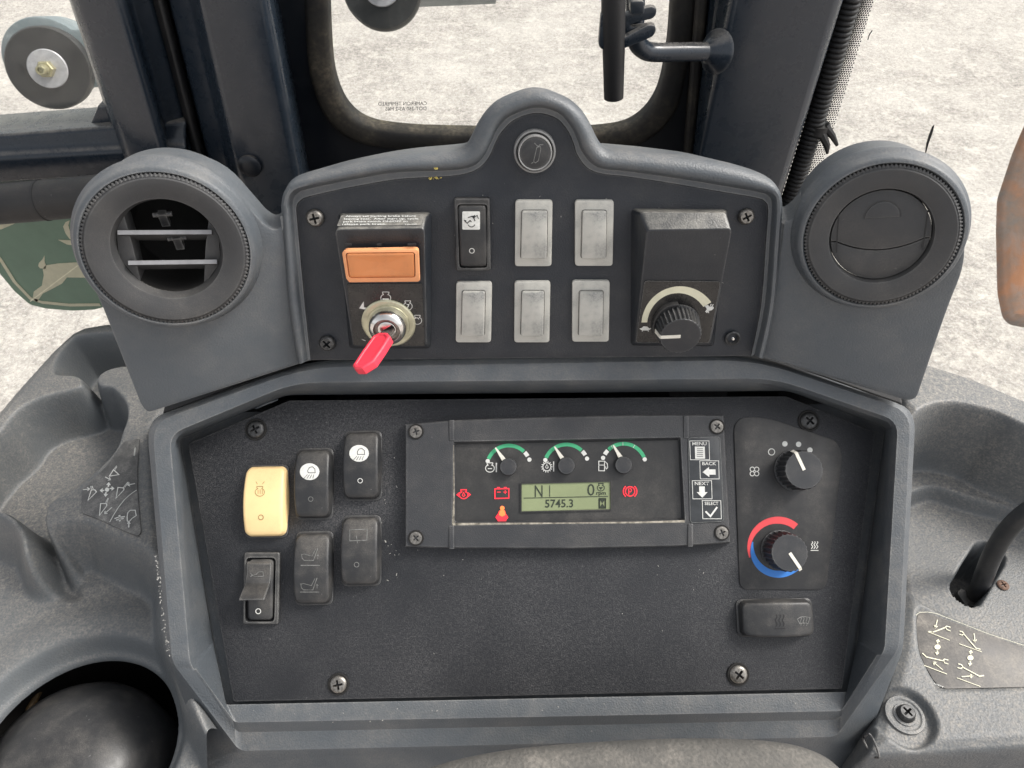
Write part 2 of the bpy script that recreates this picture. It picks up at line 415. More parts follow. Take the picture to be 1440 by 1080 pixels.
def thing(name, label, cat, mw, group=None):
    o = bpy.data.objects.new(name, None); col.objects.link(o); o.empty_display_size = 0.02
    o.matrix_world = mw; o['label'] = label; o['category'] = cat
    if group: o['group'] = group
    return o
def tag(o, label=None, cat=None, group=None, kind=None):
    for a, v in (('label', label), ('category', cat), ('group', group), ('kind', kind)):
        if v: o[a] = v
    return o

def text(name, s, quad, mat, parent, dz=0.0002, bold=0.0, shear=0.0, zf=None):
    """Lettering as flat mesh, fitted into the quad TL,TR,BR,BL of local points."""
    cu = bpy.data.curves.new(name, 'FONT'); cu.body = s; cu.resolution_u = 3; cu.offset = bold; cu.shear = shear
    to = bpy.data.objects.new(name, cu); me = bpy.data.meshes.new_from_object(to)
    bpy.data.objects.remove(to)
    xs = [v.co.x for v in me.vertices]; ys = [v.co.y for v in me.vertices]
    x0, x1, y0, y1 = min(xs), max(xs), min(ys), max(ys)
    TL, TR, BR, BL = quad
    for v in me.vertices:
        a = (v.co.x - x0) / (x1 - x0); b = (v.co.y - y0) / (y1 - y0)
        q = (TL * (1 - a) + TR * a) * b + (BL * (1 - a) + BR * a) * (1 - b)
        v.co = Vector((q.x, q.y, (zf(q.x, q.y) if zf else q.z) + dz))
    me.materials.clear(); me.materials.append(M[mat])
    o = bpy.data.objects.new(name, me); col.objects.link(o); o.parent = parent
    return o

def arc(c, r, a0, a1, n=20, z=0.0):
    return [Vector((c[0] + r * math.cos(math.radians(a0 + (a1 - a0) * i / n)), c[1] + r * math.sin(math.radians(a0 + (a1 - a0) * i / n)), z)) for i in range(n + 1)]

def cross_loop(r, w, n, z, rot=0.4):
    out = []
    for i in range(n):
        a = 2 * math.pi * i / n; t = a - rot
        c, s_ = abs(math.cos(t)), abs(math.sin(t))
        best = 1e9
        d1 = min(r / max(c, 1e-6), (w / 2) / max(s_, 1e-6)); d2 = min((w / 2) / max(c, 1e-6), r / max(s_, 1e-6))
        d = max(d1, d2)
        out.append(Vector((d * math.cos(a), d * math.sin(a), z)))
    return out

def screw(fr, px, py, rpx, parent, mat='metal', h=0.0, recess=True, rot=0.4, name='screw', dome=0.4, mtx=None):
    c = fr.p(px, py, h); r = rpx * fr.scale(px, py, h)
    m = MB(); n = 64
    m.loft([circle(r, n, 0), circle(r, n, r * .15), circle(r * .88, n, r * dome * .8), circle(r * .74, n, r * dome),
            cross_loop(r * .58, r * .26, n, r * dome, rot), cross_loop(r * .40, r * .18, n, -r * .25, rot)], False, True)
    o = m.build(name, mat, parent); o.location = c + Vector((0, 0, 0.0003))
    if recess:
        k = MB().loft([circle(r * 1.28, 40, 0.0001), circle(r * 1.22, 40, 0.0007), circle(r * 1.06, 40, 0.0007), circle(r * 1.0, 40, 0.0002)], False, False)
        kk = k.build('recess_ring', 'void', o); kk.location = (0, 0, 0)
    return o

# ------------------------------------------------------------------ planes of the dashboard
LOW = Plane(CAM + ray(720, 760) * 0.5, camdir(0.9998, -0.018, 0), camdir(0, math.sin(math.radians(-6.7)), -math.cos(math.radians(6.7))))
UPP = Plane(CAM + ray(740, 507) * 0.482, camdir(1, -0.006, 0), camdir(0, math.sin(math.radians(26)), -math.cos(math.radians(26))))
WL = Plane(UPP.hit(437, 508), camdir(1, 0, 0.277), camdir(0.277, 0.57, -1))
WR = Plane(UPP.hit(1057, 500), camdir(1, 0, -0.277), camdir(-0.277, 0.57, -1))
FRONT_Y = 0.64
FRO = Plane(Vector((0, FRONT_Y, CAM.z)), RT, Vector((0, -1, 0)))
def flat(z): return Plane(Vector((0, 0, CAM.z + z)), RT, Vector((0, 0, 1)))

# ================================================================== THE SETTING
gm = MB(); g = 300
gm.add([(-g, -g, 0), (g, -g, 0), (g, g, 0), (-g, g, 0)], [(0, 1, 2, 3)])
tag(gm.build('ground', 'ground', smooth=False, recalc=False), 'pale gravelly ground seen through the cab windows', kind='structure')
fl = MB().box(-0.75, 0.75, -0.6, 0.6, CAM.z - 1.25, CAM.z - 1.2).build('cab_floor', 'floor', smooth=False)
tag(fl, 'dark cab floor far below the dashboard', kind='structure')


# ================================================================== LOWER DASHBOARD
fL = Frame(LOW, 720, 760)
low = thing('lower_dashboard', 'dark grey moulded lower dashboard with a sunken black control panel', 'dashboard', fL.mat)
def LP(lst): return [fL.p(x, y, h / 1000) for x, y, h in lst]
l_und = LP([(253, 617, -13), (402, 556, -13), (1109, 550, -13), (1245, 601, -13), (1206, 900, -13), (1197, 974, -9), (316, 992, -9), (300, 905, -13)])
l0 = LP([(253, 617, -6), (402, 556, -5), (1109, 550, -5), (1245, 601, -6), (1206, 900, -6), (1195, 973, -1), (318, 991, -1), (300, 905, -6)])
l1 = LP([(245, 614, 23), (410, 544, 23), (1094, 539, 23), (1257, 596, 23), (1237, 915, 22), (1183, 1000, 2.0), (330, 1016, 2.0), (272, 936, 22)])
l2 = LP([(238, 611, 27), (414, 538, 27), (1089, 532, 27), (1263, 592, 27), (1244, 914, 26), (1179, 1012, -4.0), (334, 1030, -4.0), (267, 934, 26)])
l3 = LP([(214, 595, 28), (430, 517, 28), (1061, 506, 28), (1281, 579, 28), (1264, 912, 27), (1176, 1036, -4.0), (337, 1056, -4.0), (242, 931, 27)])
l4 = LP([(206, 590, 25), (433, 510, 25), (1057, 499, 25), (1288, 576, 25), (1270, 912, 24), (1176, 1043, -7), (338, 1063, -7), (236, 930, 24)])
l5 = LP([(206, 590, -20), (433, 506, 18), (1057, 495, 18), (1288, 576, -20), (1270, 914, -20), (1214, 1062, -16), (292, 1085, -16), (236, 933, -20)])
l6 = LP([(210, 590, -120), (433, 530, -120), (1057, 520, -120), (1284, 580, -120), (1262, 960, -120), (1205, 1180, -60), (300, 1190, -60), (245, 960, -120)])
def FL(loop, k=1.0, n=5): return fillet(loop, [r * k * 0.00048 for r in (22, 40, 40, 22, 10, 8, 8, 10)], n)
m = MB(); m.loft([FL(l_und, .3), FL(l0, .3), FL(l1, .7), FL(l2, .9), FL(l3, 1.3), FL(l4, 1.5), FL(l5, 1.5), FL(l6, 1.5)], True, False)
m.build('surround', 'surround', low, bevel=0.0022, seg=3, ang=60)
pan = fillet([fL.p(*q) for q in ((264, 624), (406, 563), (1106, 557), (1231, 608), (1184.5, 969), (328, 987))], 0.0012, 3)
MB().prism(pan, -0.012, 0.0, 0.0008).build('control_panel', 'panel', low)
for x, y, r_, mt, ro in ((360, 604, 12, 'darkmetal', .5), (1137, 592, 12, 'darkmetal', .8), (476, 962, 12, 'metal', .2), (1038, 948, 12.5, 'metal', .9)):
    screw(fL, x, y, r_, low, mt, rot=ro)
# two screw pockets sunk in the sloping upper wall (seen as narrow ovals)
for x, y, ia, ib in ((380, 567, 0, 1), (1112, 557, 2, 3)):
    wa = [fL.mat @ q for q in (l0[ia], l0[ib], (l1[ia] + l1[ib]) / 2)]
    pw = Plane.three(*wa); fw = Frame(pw, x, y); s_ = .00048
    k = MB().loft([circle(r * s_, 40, z) for r, z in ((27, .0004), (25.5, .0013), (24, .0014), (22, .0007))], False, False)
    o = k.build('screw_pocket', 'surround', low); o.matrix_world = fw.mat
    MB().loft([circle(r * s_, 32, z) for r, z in ((22, .0008), (10, .0009))], False, False).build('pocket_shade', 'void', o)
    MB().loft([circle(r * s_, 24, z) for r, z in ((10, .0006), (10, .0018), (7, .0028))], False, True).build('screw', 'darkmetal', o)

# ------------------------------------------------------------------ HVAC trim plate with its print (part of the dashboard)
pl_pts = fillet(fL.ps([(1031, 588), (1074, 586), (1176, 620), (1184, 640), (1161, 829), (1040, 829)]), [.016, .010, .012, .010, .006, .006], 6)
trim = MB().prism(pl_pts, 0.0001, 0.0009, 0.0003).build('trim_plate', 'plate', low)
PX = fL.scale(1100, 700)
h = .0011
MB().ribbon([fL.p(1085 + 4.4 * math.cos(a), 635.5 + 4.4 * math.sin(a), h) for a in [i * math.pi / 12 for i in range(24)]], 1.2 * PX, True).build('off_ring', 'white', trim, smooth=False)
for x, y in ((1103.7, 624.2), (1123, 624.8), (1139, 633)):
    MB().poly([fL.p(x + 3.8 * math.cos(a), y + 3.8 * math.sin(a), h) for a in [i * math.pi / 12 for i in range(24)]]).build('speed_dot', 'white', trim, smooth=False)
tw = MB()
for k in range(4):
    a = math.pi / 4 + k * math.pi / 2; cx, cy = 1061 + 4.4 * math.cos(a), 663 + 4.4 * math.sin(a)
    tw.ribbon([fL.p(cx + 3.1 * math.cos(b), cy + 3.1 * math.sin(b), h) for b in [i * math.pi / 8 for i in range(16)]], 1.1 * PX, True)
tw.build('fan_symbol', 'white', trim, smooth=False); tw = MB()
for k in range(3):
    tw.ribbon([fL.p(1142 + k * 3.6 + 1.0 * math.sin(i * 1.25), 761.5 + i * 1.15, h) for i in range(10)], 1.1 * PX)
tw.ribbon([fL.p(1140, 774, h), fL.p(1151, 774, h)], 1.1 * PX)
tw.build('heat_symbol', 'white', trim, smooth=False)
def crescent(c, st, n=8):
    A, B = [], []
    for (a0, o0, i0), (a1, o1, i1) in zip(st[:-1], st[1:]):
        for k in range(n + 1):
            q = k / n; a = math.radians(a0 + (a1 - a0) * q); ro = o0 + (o1 - o0) * q; ri = i0 + (i1 - i0) * q
            A.append(fL.p(c[0] + ro * math.cos(a), c[1] - ro * math.sin(a), h)); B.append(fL.p(c[0] + ri * math.cos(a), c[1] - ri * math.sin(a), h))
    return MB().loft([A, B], False, False, closed=False)
crescent((1094, 769.5), [(49, 43, 33.5), (90, 43, 33), (140, 43, 35), (170, 43, 37.5), (200, 43, 41)]).build('hot_arc', 'red', trim, smooth=False)
crescent((1094, 769.5), [(168, 37, 35.5), (185, 38.5, 34), (205, 40.5, 33), (230, 42, 32.5), (270, 43, 33), (312, 43, 34)]).build('cold_arc', 'blue', trim, smooth=False)

# ================================================================== switches
def dense(w, l, r, ns=12, nc=5, bulge=0.0):
    out = []
    def side(a, b):
        for i in range(1, ns): out.append(a + (b - a) * (i / ns))
    cs = [(w / 2 - r, -l / 2 + r, -90), (w / 2 - r, l / 2 - r, 0), (-w / 2 + r, l / 2 - r, 90), (-w / 2 + r, -l / 2 + r, 180)]
    arcs = [[Vector((cx + r * math.cos(math.radians(a + 90 * i / nc)), cy + r * math.sin(math.radians(a + 90 * i / nc)), 0)) for i in range(nc + 1)] for cx, cy, a in cs]
    for k in range(4):
        out += arcs[k]; side(arcs[k][-1], arcs[(k + 1) % 4][0])
    for p in out: p.x *= 1 - bulge * (2 * p.y / l) ** 2
    return out

def rocker_mesh(w, l, hm, he, tilt=0.0, bulge=0.06, r=.004, draft=0.10):
    zf = lambda x, y: hm - (hm - he) * (2 * y / l) ** 2 + tilt * y - 0.0006 * (2 * x / w) ** 2
    base = dense(w, l, r, bulge=bulge); L = []
    big = [Vector((p.x * (1 + draft), p.y * (1 + draft * .5), 0)) for p in base]
    L.append(big)
    L.append([Vector((p.x * 1.01, p.y * 1.01, zf(p.x, p.y) - .0016)) for p in base])
    for d, dz in ((0, .0009), (.0004, .00035), (.0011, 0)):
        q = inset(base, d); L.append([Vector((p.x, p.y, zf(p.x, p.y) - dz)) for p in q])
    q0 = inset(base, .0011)
    for s_ in (.9, .7, .5, .3, .1): L.append([Vector((p.x * s_, p.y * s_, zf(p.x * s_, p.y * s_))) for p in q0])
    return MB().loft(L, False, True), zf

class Icon:
    """Flat print on a face: coordinates in photo pixels through P(), laid on zf."""
    def __init__(s, P, px, zf=None, dz=.00018): s.P, s.px, s.zf, s.dz, s.m = P, px, zf, dz, MB()
    def line(s, pts, wd=1.0, closed=False):
        Q = []
        for i in range(len(pts) - (0 if closed else 1)):
            a, b = pts[i], pts[(i + 1) % len(pts)]
            n = max(1, int(math.hypot(b[0] - a[0], b[1] - a[1]) / 4)) if s.zf else 1
            Q += [(a[0] + (b[0] - a[0]) * k / n, a[1] + (b[1] - a[1]) * k / n) for k in range(n)]
        if not closed: Q.append(pts[-1])
        s.m.ribbon([s.P(*q) for q in Q], wd * s.px, closed, s.zf, s.dz); return s
    def circ(s, x, y, r, wd=1.0, n=24, ry=None):
        return s.line([(x + r * math.cos(2 * math.pi * i / n), y + (ry or r) * math.sin(2 * math.pi * i / n)) for i in range(n)], wd, True)
    def arc(s, x, y, r, a0, a1, wd=1.0, n=16):
        return s.line([(x + r * math.cos(math.radians(a0 + (a1 - a0) * i / n)), y - r * math.sin(math.radians(a0 + (a1 - a0) * i / n))) for i in range(n + 1)], wd)
    def fill(s, pts):
        P = [s.P(*q) for q in pts]
        if s.zf:
            c = sum(P, Vector()) / len(P); N = len(P); A = []
            for q in (1.0, .66, .33): A.append([c + (p - c) * q for p in P])
            L = [[Vector((p.x, p.y, s.zf(p.x, p.y) + s.dz)) for p in a] for a in A]
            s.m.loft(L, False, True); return s
        s.m.poly(P, s.dz); return s
    def disc(s, x, y, r, ry=None, n=24):
        return s.fill([(x + r * math.cos(2 * math.pi * i / n), y + (ry or r) * math.sin(2 * math.pi * i / n)) for i in range(n)])
    def arrow(s, x0, y0, x1, y1, wd=1.0, hd=4.0):
        a = math.atan2(y1 - y0, x1 - x0)
        s.line([(x0, y0), (x1, y1)], wd)
        s.line([(x1 + hd * math.cos(a + 2.5), y1 + hd * math.sin(a + 2.5)), (x1, y1), (x1 + hd * math.cos(a - 2.5), y1 + hd * math.sin(a - 2.5))], wd)
        return s
    def tri(s, x, y, dx, dy, sz):   # solid arrow head
        return s.fill([(x + dx * sz, y + dy * sz), (x - dy * sz * .8, y + dx * sz * .8), (x + dy * sz * .8, y - dx * sz * .8)])
    def engine(s, x, y, r, wd=1.0): # engine outline: round block with a cap
        pts = [(x + r * math.cos(math.radians(a)), y + r * .88 * math.sin(math.radians(a))) for a in range(-40, 221, 13)]
        t = r * .42; top = y - r * 1.05
        pts += [(x - t, y - r * .72), (x - t * 1.5, top + r * .12), (x - t * 1.5, top - r * .18), (x + t * 1.5, top - r * .18), (x + t * 1.5, top + r * .12), (x + t, y - r * .72)]
        return s.line(pts, wd, True)
    def build(s, name, mat, parent): return s.m.build(name, mat, parent, smooth=False, recalc=False)

def rocker_switch(px0, py0, px1, py1, name, label, mat, hm=.011, he=.0065, tilt=0.0, plane=LOW, bulge=.05, group=None, cat='switch'):
    """A top-level rocker whose face covers the given photo box; returns empty, frame, zf."""
    cx, cy = (px0 + px1) / 2, (py0 + py1) / 2
    fr = Frame(plane, cx, cy, hm * .85)
    a, b = fr.p(px0, py1, hm * .9), fr.p(px1, py0, hm * .9)
    W, Lh = b.x - a.x, b.y - a.y
    t = thing(name, label, cat, fr.mat, group)
    hor = W > Lh
    if hor:
        mm, z0 = rocker_mesh(Lh, W, hm, he, tilt, bulge); mm.v = [(-y, x, z) for x, y, z in mm.v]; zf = lambda x, y: z0(y, -x)
    else: mm, zf = rocker_mesh(W, Lh, hm, he, tilt, bulge)
    o = mm.build('rocker', mat, t, ang=50)
    sk = rrect(W * .97, Lh * .97, .004)
    MB().loft([setz([p * 1.12 for p in sk], .0002), setz([p * 1.12 for p in sk], .001), setz([p * 1.06 for p in sk], .0016), setz([p * .98 for p in sk], .0016)], False, False).build('collar', 'black', t)
    def P(x, y): # sight line onto the rocker face
        z = hm
        for _ in range(4):
            q = fr.p(x, y, z); z = zf(q.x, q.y)
        return fr.p(x, y, z)
    return t, fr, zf, P

grp = 'rocker switches at the left of the lower panel'
# cream yellow engine switch
t, fr, zf, P = rocker_switch(341, 657, 399, 754, 'rocker_switch', 'cream yellow rocker switch with an engraved engine outline', 'yellow', group=grp)
ic = Icon(P, PX, zf); ic.engine(365.5, 692, 6.5, 1.0).circ(367, 727.5, 3.4, 1.1)
ic.line([(363, 689), (363, 695)], .8).line([(366, 688), (366, 695)], .8).line([(369, 689), (369, 695)], .8).line([(362, 681), (360, 677)], .8).line([(369, 681), (372, 677)], .8)
ic.build('engine_engraving', 'yellow_mark', t)
# two work light switches
for x0, y0, x1, y1, dx, dy, lab in ((413, 633, 463, 728, 435.5, 663.3, 'black rocker switch with white work light symbol, beside the cream yellow switch'),
                                    (482, 608, 532, 701, 505, 637.5, 'black rocker switch with white work light symbol, highest in its group')):
    t, fr, zf, P = rocker_switch(x0, y0, x1, y1, 'rocker_switch', lab, 'black', group=grp)
    d = Icon(P, PX, zf, .00012).disc(dx, dy, 13.8, 11.8).build('white_disc', 'white', t)
    ic = Icon(P, PX, zf, .0003)
    ic.line([(dx - 2, dy + 1.5), (dx - 2.5, dy - 2), (dx, dy - 6), (dx + 4, dy - 7), (dx + 7.5, dy - 4), (dx + 8, dy + 1.5)], .8, True)
    for k in range(4): ic.line([(dx - 3 + k * 3.0, dy + 4), (dx - 8 + k * 4.2, dy + 9.5)], .7)
    ic.build('light_symbol', 'ink', t)
    Icon(P, PX, zf).circ(dx + 1.5, dy + 38.5, 3.2, .9).build('ring_mark', 'faded' if dx < 450 else 'white', t)
# seat height switch
t, fr, zf, P = rocker_switch(412, 752, 463, 850, 'rocker_switch', 'worn black rocker switch with two faded seat outlines', 'greyblack', group=grp)
ic = Icon(P, PX, zf)
for oy, k in ((0, 0), (41.5, 1)):
    x, y = 424 - k * 1, 788 + oy
    ic.line([(x, y - 9), (x + 1, y - 3), (x + 4, y), (x + 17, y), (x + 23, y - 17)], .9).line([(x, y - 8), (x + 4, y - 9), (x + 15, y - 6), (x + 20, y - 16)], .7)
    ic.line([(x - 1, y + 7 - k * 4), (x + 26, y + 7 - k * 4)], 1.2)
    ic.arrow(x + 23, y - 2, x + 23, y - 8, .7, 2.5)
ic.build('seat_symbol', 'faded', t)
# window wiper switch
t, fr, zf, P = rocker_switch(479, 729, 531, 823, 'rocker_switch', 'worn black rocker switch with a faded window outline and pale scuffed edge', 'greyblack', group=grp, tilt=-.03)
ic = Icon(P, PX, zf); ic.line([(492, 745), (516.5, 744), (516, 759.5), (492, 760.5)], 1.0, True).line([(501, 753), (503, 764)], .8).circ(501.5, 794, 3.3, 1.0)
ic.build('window_symbol', 'faded', t)
# lock-out switch with sliding latch
fr = Frame(LOW, 367, 828)
t = thing('latch_switch', 'black framed rocker switch with a protruding sliding latch', 'switch', fr.mat, grp)
out = fillet(fr.ps([(343, 777), (393, 777), (391, 878), (341, 878)], .004), .0016, 4)
inn = fillet(fr.ps([(346, 784), (388, 784), (386, 874.5), (344, 874.5)], .004), .003, 4)
MB().loft([setz(out, 0), setz(out, .0034), setz(inset(out, .0006), .004), setz(inn, .004), setz(inn, -.001)], False, True).build('frame', 'greyblack', t)
a, b = fr.p(346.5, 873.5, .004), fr.p(385.5, 786, .004); c = (a + b) / 2
mm, zf = rocker_mesh(b.x - a.x - .001, b.y - a.y - .0006, .0052, .0042, .02, 0.0, .0028, 0.0)
o = mm.build('rocker', 'greyblack', t); o.location = (c.x, c.y, 0)
Icon(lambda x, y: fr.p(x, y, .0055), PX).circ(363.3, 859.5, 3.5, 1.0).build('ring_mark', 'white', t)
c0, c1 = fr.p(345, 800, .007), fr.p(383, 800, .007)
lw = (c1.x - c0.x) * .92; cx = (c0.x + c1.x) / 2
prof = [(fr.p(364, 789, .006).y, .0058), (fr.p(364, 793, .007).y, .0078), (fr.p(364, 808, .008).y, .0075), (fr.p(364, 820, .009).y, .0088), (fr.p(364, 828, .012).y, .0135), (fr.p(364, 838, .016).y, .0185), (fr.p(364, 843, .018).y, .0200)]
top = [(y, z) for y, z in prof]; bot = [(y - .0006, z - .0016) for y, z in prof]
lp = []
for s_, ex in ((-1, 0), (1, 0)):
    lp.append([Vector((cx + s_ * lw / 2, y, z)) for y, z in top] + [Vector((cx + s_ * lw / 2, y, z)) for y, z in reversed(bot)])
lt = MB().loft(lp, True, True).build('latch', 'greyblack', t, bevel=.0005, ang=50)
ic = Icon(lambda x, y: fr.p(x, y, .0082), PX); ic.line([(353, 809), (360, 808), (364, 804), (370, 804), (371, 810), (362, 811)], .8, True).line([(352, 806), (356, 809), (352, 811)], .8)
ic.build('latch_symbol', 'faded', t)
# defrost / heater rocker, lower right
t, fr, zf, P = rocker_switch(1047, 846, 1144, 897, 'rocker_switch', 'dusty black rocker switch lying sideways below the red and blue dial', 'greyblack', hm=.0105, he=.0075)
ic = Icon(P, PX, zf)
for k in range(3): ic.line([(1091.5 + k * 5 + 1.1 * math.sin(i * 1.1), 864 + i * 1.9) for i in range(10)], 1.1)
ic.line([(1089, 884), (1104, 884)], 1.1).build('heat_symbol', 'dark', t)
ic = Icon(P, PX, zf)
ic.line([(1121, 870.5), (1126, 867.5), (1133, 867), (1139, 868.5), (1136, 877), (1133, 876), (1128, 876), (1125, 877.5)], .9, True)
for k in range(3): ic.line([(1126 + k * 4 + .7 * math.sin(i * 1.2), 868 + i * 1.5) for i in range(9)], .8)
ic.build('demist_symbol', 'faded', t)

# ================================================================== knobs
def knob(plane, px, py, rpx, ht, name, label, ang, reach, group=None, skirt=1.07, teeth=24, plane_tip=0.0):
    fr = Frame(plane, px, py, ht); s_ = fr.scale(px, py, ht); r = rpx * s_
    t = thing(name, label, 'dial', fr.mat, group)
    n = teeth * 6
    def fl(rr, z, dep): return [Vector(((rr * (1 - (dep if (i % 6) in (3, 4, 5) else dep * .35 if (i % 6) in (0, 2) else 0))) * math.cos(2 * math.pi * i / n), (rr * (1 - (dep if (i % 6) in (3, 4, 5) else dep * .35 if (i % 6) in (0, 2) else 0))) * math.sin(2 * math.pi * i / n), z)) for i in range(n)]
    R = r * skirt
    MB().loft([fl(R * 1.02, .0012, 0), fl(R * 1.02, .0024, 0), fl(R, .0026, .11), fl(r * 1.02, ht - .0012, .10), fl(r * .985, ht - .0004, .03), fl(r * .94, ht, 0)], False, True).build('knob_body', 'knob', t, ang=25)
    a = math.radians(ang); wd = .0021
    pm = MB(); c, s2 = math.cos(a), math.sin(a)
    def q(d, o, z): return Vector((d * c - o * s2, d * s2 + o * c, z))
    pts = [(0.0, ht + .0003), (r * .93, ht + .0003), (r * 1.0, ht - .0006), (R * 1.03, ht - reach)]
    lo = []
    for d, z in pts:
        lo.append((q(d, -wd / 2, z), q(d, wd / 2, z)))
    vs = [v for ab in lo for v in ab]; fs = [(2 * i, 2 * i + 1, 2 * i + 3, 2 * i + 2) for i in range(len(lo) - 1)]
    vs2 = [Vector((v.x * .97, v.y * .97, v.z - .0012)) for v in vs]; n2 = len(vs)
    fs2 = [tuple(n2 + i for i in reversed(f)) for f in fs]
    side = []
    rim = [2 * i for i in range(len(lo))] + [2 * i + 1 for i in reversed(range(len(lo)))]
    for i in range(len(rim)):
        j = (i + 1) % len(rim); side.append((rim[i], rim[j], rim[j] + n2, rim[i] + n2))
    pm.add(vs + vs2, fs + fs2 + side).build('pointer', 'pointer', t, smooth=False)
    return t, fr
knob(LOW, 1130.8, 661, 27.5, .0180, 'rotary_dial', 'ribbed black fan speed knob beside four white dots', 112, .005)
knob(LOW, 1110.5, 777.5, 26.5, .0180, 'rotary_dial', 'ribbed black temperature knob inside the red and blue arc', -58, .0015)

# ================================================================== INSTRUMENT CLUSTER
fC = Frame(LOW, 797, 680)
cl = thing('instrument_cluster', 'grey instrument cluster with three gauges, green display and red lamps', 'instrument cluster', fC.mat)
def sides(corner_paths, n, h):
    out = []
    for path in corner_paths:
        P = [Vector((x, y)) for x, y in path]
        seg = [0]
        for i in range(1, len(P)): seg.append(seg[-1] + (P[i] - P[i - 1]).length)
        for k in range(n):
            t = seg[-1] * k / n
            for i in range(1, len(P)):
                if t <= seg[i] + 1e-9:
                    q = P[i - 1].lerp(P[i], (t - seg[i - 1]) / max(1e-9, seg[i] - seg[i - 1])); break
            out.append(fC.p(q.x, q.y, h))
    return out
op = [[(570, 597), (633, 591), (800, 585.5), (957, 583), (1018, 584)], [(1018, 584), (1027, 763)], [(1027, 763), (963, 768), (800, 771.5), (635, 771), (570, 769)], [(570, 769), (570, 597)]]
wp = [[(637.5, 621), (957, 615)], [(957, 615), (963.5, 734)], [(963.5, 734), (635.5, 738.5)], [(635.5, 738.5), (637.5, 621)]]
wp2 = [[(641, 625), (954, 619)], [(954, 619), (958, 729)], [(958, 729), (641, 733)], [(641, 733), (641, 625)]]
N = 12
o0 = sides(op, N, .0); o1 = sides(op, N, .0072); i1 = sides(wp, N, .0085); i2 = sides(wp2, N, .0045)
o1i = inset(o1, .0008)
MB().loft([o0, o1, setz(o1i, .008), i1, i2], False, False).build('housing', 'cluster', cl, ang=30)
MB().poly([p + Vector((0, 0, .0001)) for p in i2]).build('dial_face', 'face', cl, smooth=False)
# pale lower ledge and moulded seams beside the window
for x0, x1 in ((633.5, 640), (957.5, 964)):
    for ya, yb in ((586 if x0 > 700 else 592, 617 if x0 > 700 else 620), (738 if x0 < 700 else 735, 770 if x0 < 700 else 767)):
        dx = 0 if x0 < 700 else (ya - 585) * .04
        MB().prism([fC.p(x0 + dx, ya, 0), fC.p(x1 + dx, ya, 0), fC.p(x1 + dx, yb, 0), fC.p(x0 + dx, yb, 0)], .0078, .0091, .0003).build('seam_ridge', 'cluster', cl)
for x, y, ro in ((585, 607, .3), (585, 756.5, .7), (1008, 600, .9), (1015, 749, .4)):
    screw(fC, x, y, 8.6, cl, 'metal', h=.008, rot=ro, dome=.2)
HF_ = .0047
def CP(x, y, h=HF_): return fC.p(x, y, h)
CPX = fC.scale(797, 680, HF_)
def garc(cx, cy, a0, a1, r, wd, mat, nm, par):
    return MB().ribbon([CP(cx + r * math.cos(math.radians(a0 + (a1 - a0) * i / 24)), cy - r * math.sin(math.radians(a0 + (a1 - a0) * i / 24)), HF_ + .0001) for i in range(25)], wd * CPX).build(nm, mat, par, smooth=False)
for k, (cx, cy, tx, ty) in enumerate(((715.5, 656.5, 697, 630), (796.5, 655, 779, 628.5), (877, 654, 860.5, 626.5))):
    g_ = MB().lathe([(12.2 * CPX, HF_), (12.2 * CPX, .0088), (11.2 * CPX, .0096)], 40).build('gauge', 'knob', cl)
    g_.location = (CP(cx - (.7 if k == 0 else 0), cy, .0093).x, CP(cx, cy, .0093).y, 0)
    loc = g_.location.copy()
    dx, dy = tx - cx, ty - cy; L_ = math.hypot(dx, dy); ux, uy = dx / L_, dy / L_
    nd = MB().prism([CP(cx + ux * 9 - uy * 3.3, cy + uy * 9 + ux * 3.3, 0), CP(cx + ux * 9 + uy * 3.3, cy + uy * 9 - ux * 3.3, 0), CP(tx + uy * .9, ty - ux * .9, 0), CP(tx - uy * .9, ty + ux * .9, 0)], .0062, .0070)
    nd.v = [(x - loc.x, y - loc.y, z) for x, y, z in nd.v]; nd.build('needle', 'pointer', g_, smooth=False)
    rev = k == 2
    def G(a): return 180 - a if rev else a
    pieces = [garc(cx, cy + 1, G(157), G(47), 31, 5.2, 'green', 'green_band', g_), garc(cx, cy + 1, G(44), G(31), 31, 5.6, 'white', 'white_band', g_)]
    for a in (163, 21): pieces.append(Icon(lambda x, y: CP(x, y, HF_ + .0001), CPX).disc(cx + 31 * math.cos(math.radians(G(a))), cy + 1 - 31 * math.sin(math.radians(G(a))), 3.0).build('end_dot', 'white', g_))
    if rev:
        for a in (92, 62, 122): pieces.append(Icon(lambda x, y: CP(x, y, HF_ + .0002), CPX).line([(cx + rr * math.cos(math.radians(a)), cy + 1 - rr * math.sin(math.radians(a))) for rr in (28.6, 33.4)], .7).build('tick_mark', 'white', g_))
    ic = Icon(lambda x, y: CP(x, y, HF_ + .0001), CPX)
    if k == 0:
        ic.engine(689, 658.5, 6.2, 1.1).line([(686, 659), (692, 659)], 1.2).line([(698, 651), (698, 664)], 1.8)
    elif k == 1:
        x, y = 769, 656.5
        ic.circ(x, y, 5.6, 1.0)
        for i in range(14):
            a = i * math.pi / 7; ic.line([(x + 5.8 * math.cos(a), y + 5.8 * math.sin(a)), (x + 8 * math.cos(a), y + 8 * math.sin(a))], 1.2)
        ic.line([(x, y - 3.4), (x + 2, y + .5), (x, y + 2.4), (x - 2, y + .5)], .8, True).line([(778.5, 649), (778.5, 663)], 1.6)
    else:
        ic.line([(842, 648.5), (850, 648.5), (850, 662), (842, 662)], 1.1, True).line([(842, 654), (850, 654)], .9).line([(850.5, 649), (854, 652), (854.5, 658), (852.5, 659.5), (851.5, 656)], 1.0)
    pieces.append(ic.build('gauge_symbol', 'white', g_))
    for o in pieces: o.location = -loc
